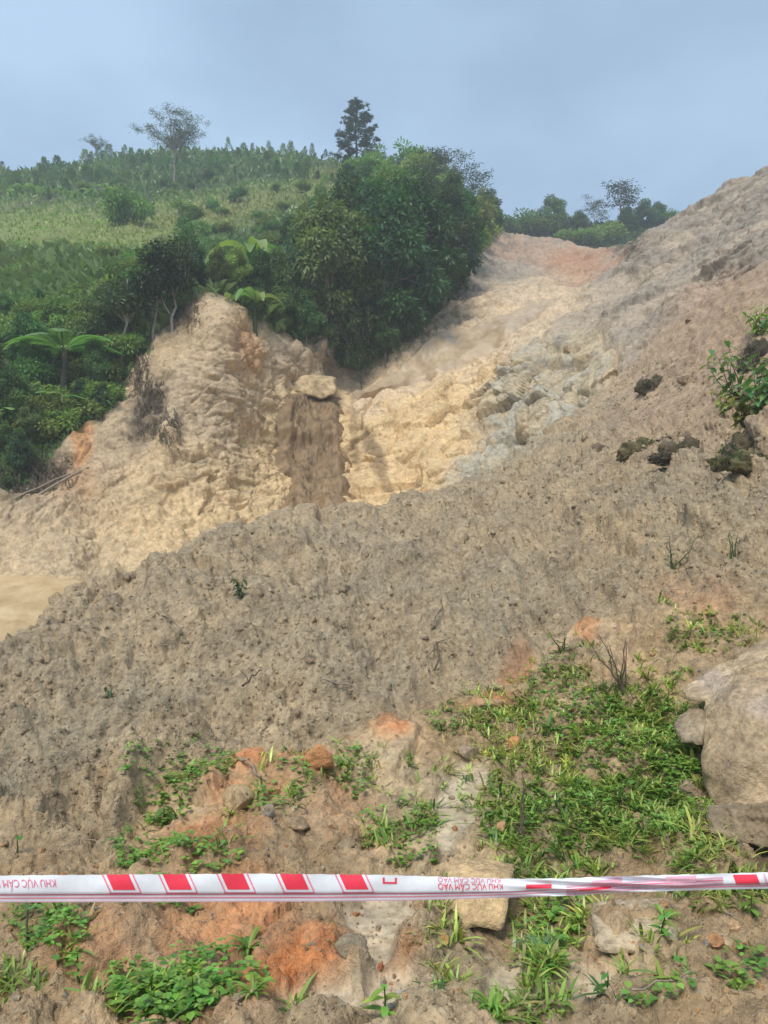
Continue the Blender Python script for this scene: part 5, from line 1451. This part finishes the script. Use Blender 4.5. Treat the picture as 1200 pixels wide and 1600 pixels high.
# ------------------------------------------------------------------ barrier tape
def plain_mat(name, col, rough=.4, transl=0.0, fine=None):
    m, nt, p, out = new_mat(name)
    g = nt.nodes.new('ShaderNodeTexCoord')
    n = noise_node(nt, g.outputs['Object'], 60, 4)
    nt.links.new(mix_rgb(nt, 'MULTIPLY', 1.0, (*col, 1), ramp(nt, n, ((.3, .93), (.7, 1.03)))), p.inputs['Base Color'])
    p.inputs['Roughness'].default_value = rough
    n2 = noise_node(nt, g.outputs['Object'], 22, 3)
    b = nt.nodes.new('ShaderNodeBump'); b.inputs['Distance'].default_value = .0015; b.inputs['Strength'].default_value = .5
    nt.links.new(n2, b.inputs['Height']); nt.links.new(b.outputs['Normal'], p.inputs['Normal'])
    if transl:
        t = nt.nodes.new('ShaderNodeBsdfTranslucent'); t.inputs['Color'].default_value = (*col, 1)
        mx = nt.nodes.new('ShaderNodeMixShader'); mx.inputs[0].default_value = transl
        nt.links.new(p.outputs[0], mx.inputs[1]); nt.links.new(t.outputs[0], mx.inputs[2]); nt.links.new(mx.outputs[0], out.inputs['Surface'])
    return m
M_TAPE = plain_mat('white_plastic_film', (0.84, 0.86, 0.90), .32, .12)
M_RED = plain_mat('red_print', (0.82, 0.045, 0.085), .35)
M_PINK = plain_mat('pale_red_print', (0.80, 0.20, 0.30), .35)
M_ROSE = plain_mat('red_print_through_film', (0.82, 0.46, 0.56), .35, .2)
TD = 1.75
tape_t = curve((-1800, 1372), (-700, 1369), (0, 1368), (180, 1366.5), (400, 1365), (600, 1367), (720, 1371), (800, 1373), (880, 1372.5), (950, 1369.5), (1050, 1367), (1200, 1363), (1900, 1352), (3000, 1338))
tape_b = curve((-1800, 1413), (-700, 1411), (0, 1410), (250, 1409.5), (480, 1409), (640, 1407), (800, 1402.5), (900, 1399), (1000, 1393.5), (1100, 1390.5), (1200, 1388.5), (1900, 1382), (3000, 1370))
def TAPE(px, v, off=0.0):
    px, v = np.asarray(px, float), np.asarray(v, float)
    tw = np.exp(-((px - 945) / 105.0) ** 2)
    d = TD + .006 * np.sin(px * .011 + 1) + .0025 * np.sin(px * .05 + v * 3) * (1 - v) - .004 * np.sin(v * math.pi) \
        + tw * .007 * np.sin((v * 2.2 - (px - 945) / 150.0) * 2 * math.pi) + .0022 * np.tanh((v - .70) * 30)
    yt, yb = tape_t(px), tape_b(px)
    return at(px, yt + (yb - yt) * v + .35 * np.sin(px * .21) * (v < .02), d - off)
tape = empty('barrier_tape', tuple(TAPE(600, .5)))
T0 = TAPE(600, .5)
def tape_grid(name, mat, xs, v0, v1, nv, off):
    """a printed or folded area of the film between v0(x) and v1(x)"""
    xs = np.asarray(xs, float)
    a, b = (v0(xs) if callable(v0) else np.full(xs.shape, v0)), (v1(xs) if callable(v1) else np.full(xs.shape, v1))
    t = np.linspace(0, 1, nv)[:, None]
    V = TAPE(np.repeat(xs[None], nv, 0), a[None] + (b - a)[None] * t, off) - T0
    n = len(xs); i = np.arange(nv - 1)[:, None] * n + np.arange(n - 1)[None]
    f = np.stack([i, i + n, i + n + 1, i + 1], -1).reshape(-1, 4)
    return link(name, mesh_np(name, V.reshape(-1, 3), f, mat, True), tape)
XS = np.linspace(-1790, 2990, 900)
tape_grid('film', M_TAPE, XS, 0.0, 1.0, 22, 0)
tape_grid('folded_film', M_TAPE, XS, .10, .96, 8, -.006)
def para(x0, x1, v0, v1, slant, off, name, mat):
    """slanted printed block: corners shift along the tape with v"""
    t = np.linspace(0, 1, 10); k = np.linspace(0, 1, 8)
    X = x0 + (x1 - x0) * t[None] + slant * k[:, None]; Vv = np.repeat((v0 + (v1 - v0) * k)[:, None], 10, 1)
    P = TAPE(X, Vv, off) - T0
    i = np.arange(7)[:, None] * 10 + np.arange(9)[None]
    return link(name, mesh_np(name, P.reshape(-1, 3), np.stack([i, i + 10, i + 11, i + 1], -1).reshape(-1, 4), mat, True), tape)
def block(x, w, v1, vtop=.0):
    sl = 12 * (v1 / .62)
    para(x, x + w, vtop, v1, sl, .0012, 'printed_block', M_RED)
    e = 2.2
    para(x - 5 - e, x - 5 + .2, vtop, v1 + .09, sl + 2, .0012, 'printed_outline', M_PINK)
    para(x + w + 5, x + w + 5 + e, vtop, v1 + .09, sl + 2, .0012, 'printed_outline', M_PINK)
    para(x - 5 - e + sl + 1, x + w + 5 + e + sl + 1, v1 + .10, v1 + .165, 1, .0012, 'printed_outline', M_PINK)
for x in (166, 254, 345, 437, 530): block(x, 35, .56)
for x in (-620, -530, -440): block(x, 35, .56)
def lin(x0, v0, x1, v1): return lambda q: v0 + (v1 - v0) * (q - x0) / (x1 - x0)
def stripe(v, h, x0, x1, mat, name='printed_stripe', off=.0012):
    f0 = v if callable(v) else (lambda q: np.full(q.shape, v)); f1 = lambda q: f0(q) + h
    tape_grid(name, mat, np.linspace(x0, x1, max(8, int((x1 - x0) / 9))), f0, f1, 3, off)
bend = lambda a, b: (lambda q: np.interp(q, (-1790, 760, 900, 1000), (a, a, a - b, a - b)))
stripe(bend(.705, .10), .045, -1790, 900, M_PINK)
stripe(bend(.825, .08), .040, -1790, 930, M_PINK)
stripe(.955, .030, -1790, 860, M_ROSE)
# twisted part: the print shows through the pleats
tape_grid('printed_block', M_RED, np.linspace(822, 862, 10), .32, .56, 4, .0014)
tape_grid('printed_block', M_RED, np.linspace(905, 955, 10), lin(905, .62, 955, .58), lin(905, .76, 955, .72), 3, .0014)
tape_grid('printed_block', M_ROSE, np.linspace(925, 972, 12), lin(925, .22, 972, .12), lin(925, .62, 972, .55), 5, .0013)
tape_grid('printed_block', M_ROSE, np.linspace(1040, 1088, 12), lin(1040, .10, 1088, .06), lin(1040, .62, 1088, .72), 5, .0013)
for a, b in ((.46, .20), (.62, .36), (.78, .50), (.90, .64)):
    stripe(lin(880, a, 1130, b), .09, 885, 1130, M_ROSE if a != .62 else M_PINK)
stripe(lin(1040, .78, 1200, .80), .06, 1040, 1300, M_PINK); stripe(lin(1040, .62, 1200, .66), .05, 1090, 1300, M_ROSE)
para(1145, 1182, .10, .74, 6, .0014, 'printed_block', M_RED); para(1192, 1195, .05, .8, 6, .0014, 'printed_outline', M_ROSE)
para(1240, 1280, .10, .74, 6, .0014, 'printed_block', M_RED)
# small printed frame
for a, b, c, d in ((598, 620, .27, .34), (598, 601, .10, .27), (617, 620, .10, .27)):
    tape_grid('printed_frame', M_RED, np.linspace(a, b, 5), c, d, 3, .0013)
# lettering, printed head down
def lettering(text, px_right, width, v_top, v_bot, mat, lean=0.0, vmax=9, vmin=-9):
    cu = bpy.data.curves.new('lettering', 'FONT'); cu.body = text; cu.size = 1.0; cu.resolution_u = 3
    ob = bpy.data.objects.new('lettering', cu); COL.objects.link(ob)
    bpy.context.view_layer.update()
    me_ = bpy.data.meshes.new_from_object(ob.evaluated_get(bpy.context.evaluated_depsgraph_get()))
    bpy.data.objects.remove(ob)
    co = np.zeros(len(me_.vertices) * 3); me_.vertices.foreach_get('co', co); co = co.reshape(-1, 3)
    u = (co[:, 0] - co[:, 0].min()) / np.ptp(co[:, 0])
    h = co[:, 1] / .73                                  # cap height = 1; accents reach past it
    vv = np.clip(v_top + (v_bot - v_top) * h, vmin, vmax)
    P = TAPE(px_right - u * width + lean * h, vv, .0016) - T0
    me_.vertices.foreach_set('co', P.astype(np.float32).ravel()); me_.update(); me_.materials.clear(); me_.materials.append(mat)
    return link('lettering', me_, tape)
W = 'KHU VỰC CẤM VÀO'
lettering(W, 86, 112, .16, .46, M_PINK, 2)
lettering(W, 785, 101, .28, .58, M_RED, 1)
lettering(W, 782, 98, .02, .24, M_PINK, 0, vmin=0)
tag(tape, 'red and white plastic barrier tape stretched across the whole view', 'barrier tape')

# ------------------------------------------------------------------ rainy air
def haze():
    lo, hi = np.array((-160, -14, -2.0)), np.array((160, 175, 92.0))
    v = np.array([[(lo, hi)[a][0], (lo, hi)[b][1], (lo, hi)[c][2]] for a in (0, 1) for b in (0, 1) for c in (0, 1)])
    f = np.array([[0, 1, 3, 2], [4, 6, 7, 5], [0, 4, 5, 1], [2, 3, 7, 6], [0, 2, 6, 4], [1, 5, 7, 3]])
    m = bpy.data.materials.new('rainy_air'); m.use_nodes = True
    nt = m.node_tree; nt.nodes.clear()
    out = nt.nodes.new('ShaderNodeOutputMaterial'); pv = nt.nodes.new('ShaderNodeVolumePrincipled')
    pv.inputs['Color'].default_value = (0.82, 0.91, 1.0, 1)
    pv.inputs['Density'].default_value = HAZE
    pv.inputs['Anisotropy'].default_value = 0.2
    nt.links.new(pv.outputs[0], out.inputs['Volume'])
    link('haze', mesh_np('haze', v, f, m, False), kind='stuff')
HAZE = 0.0020
haze()
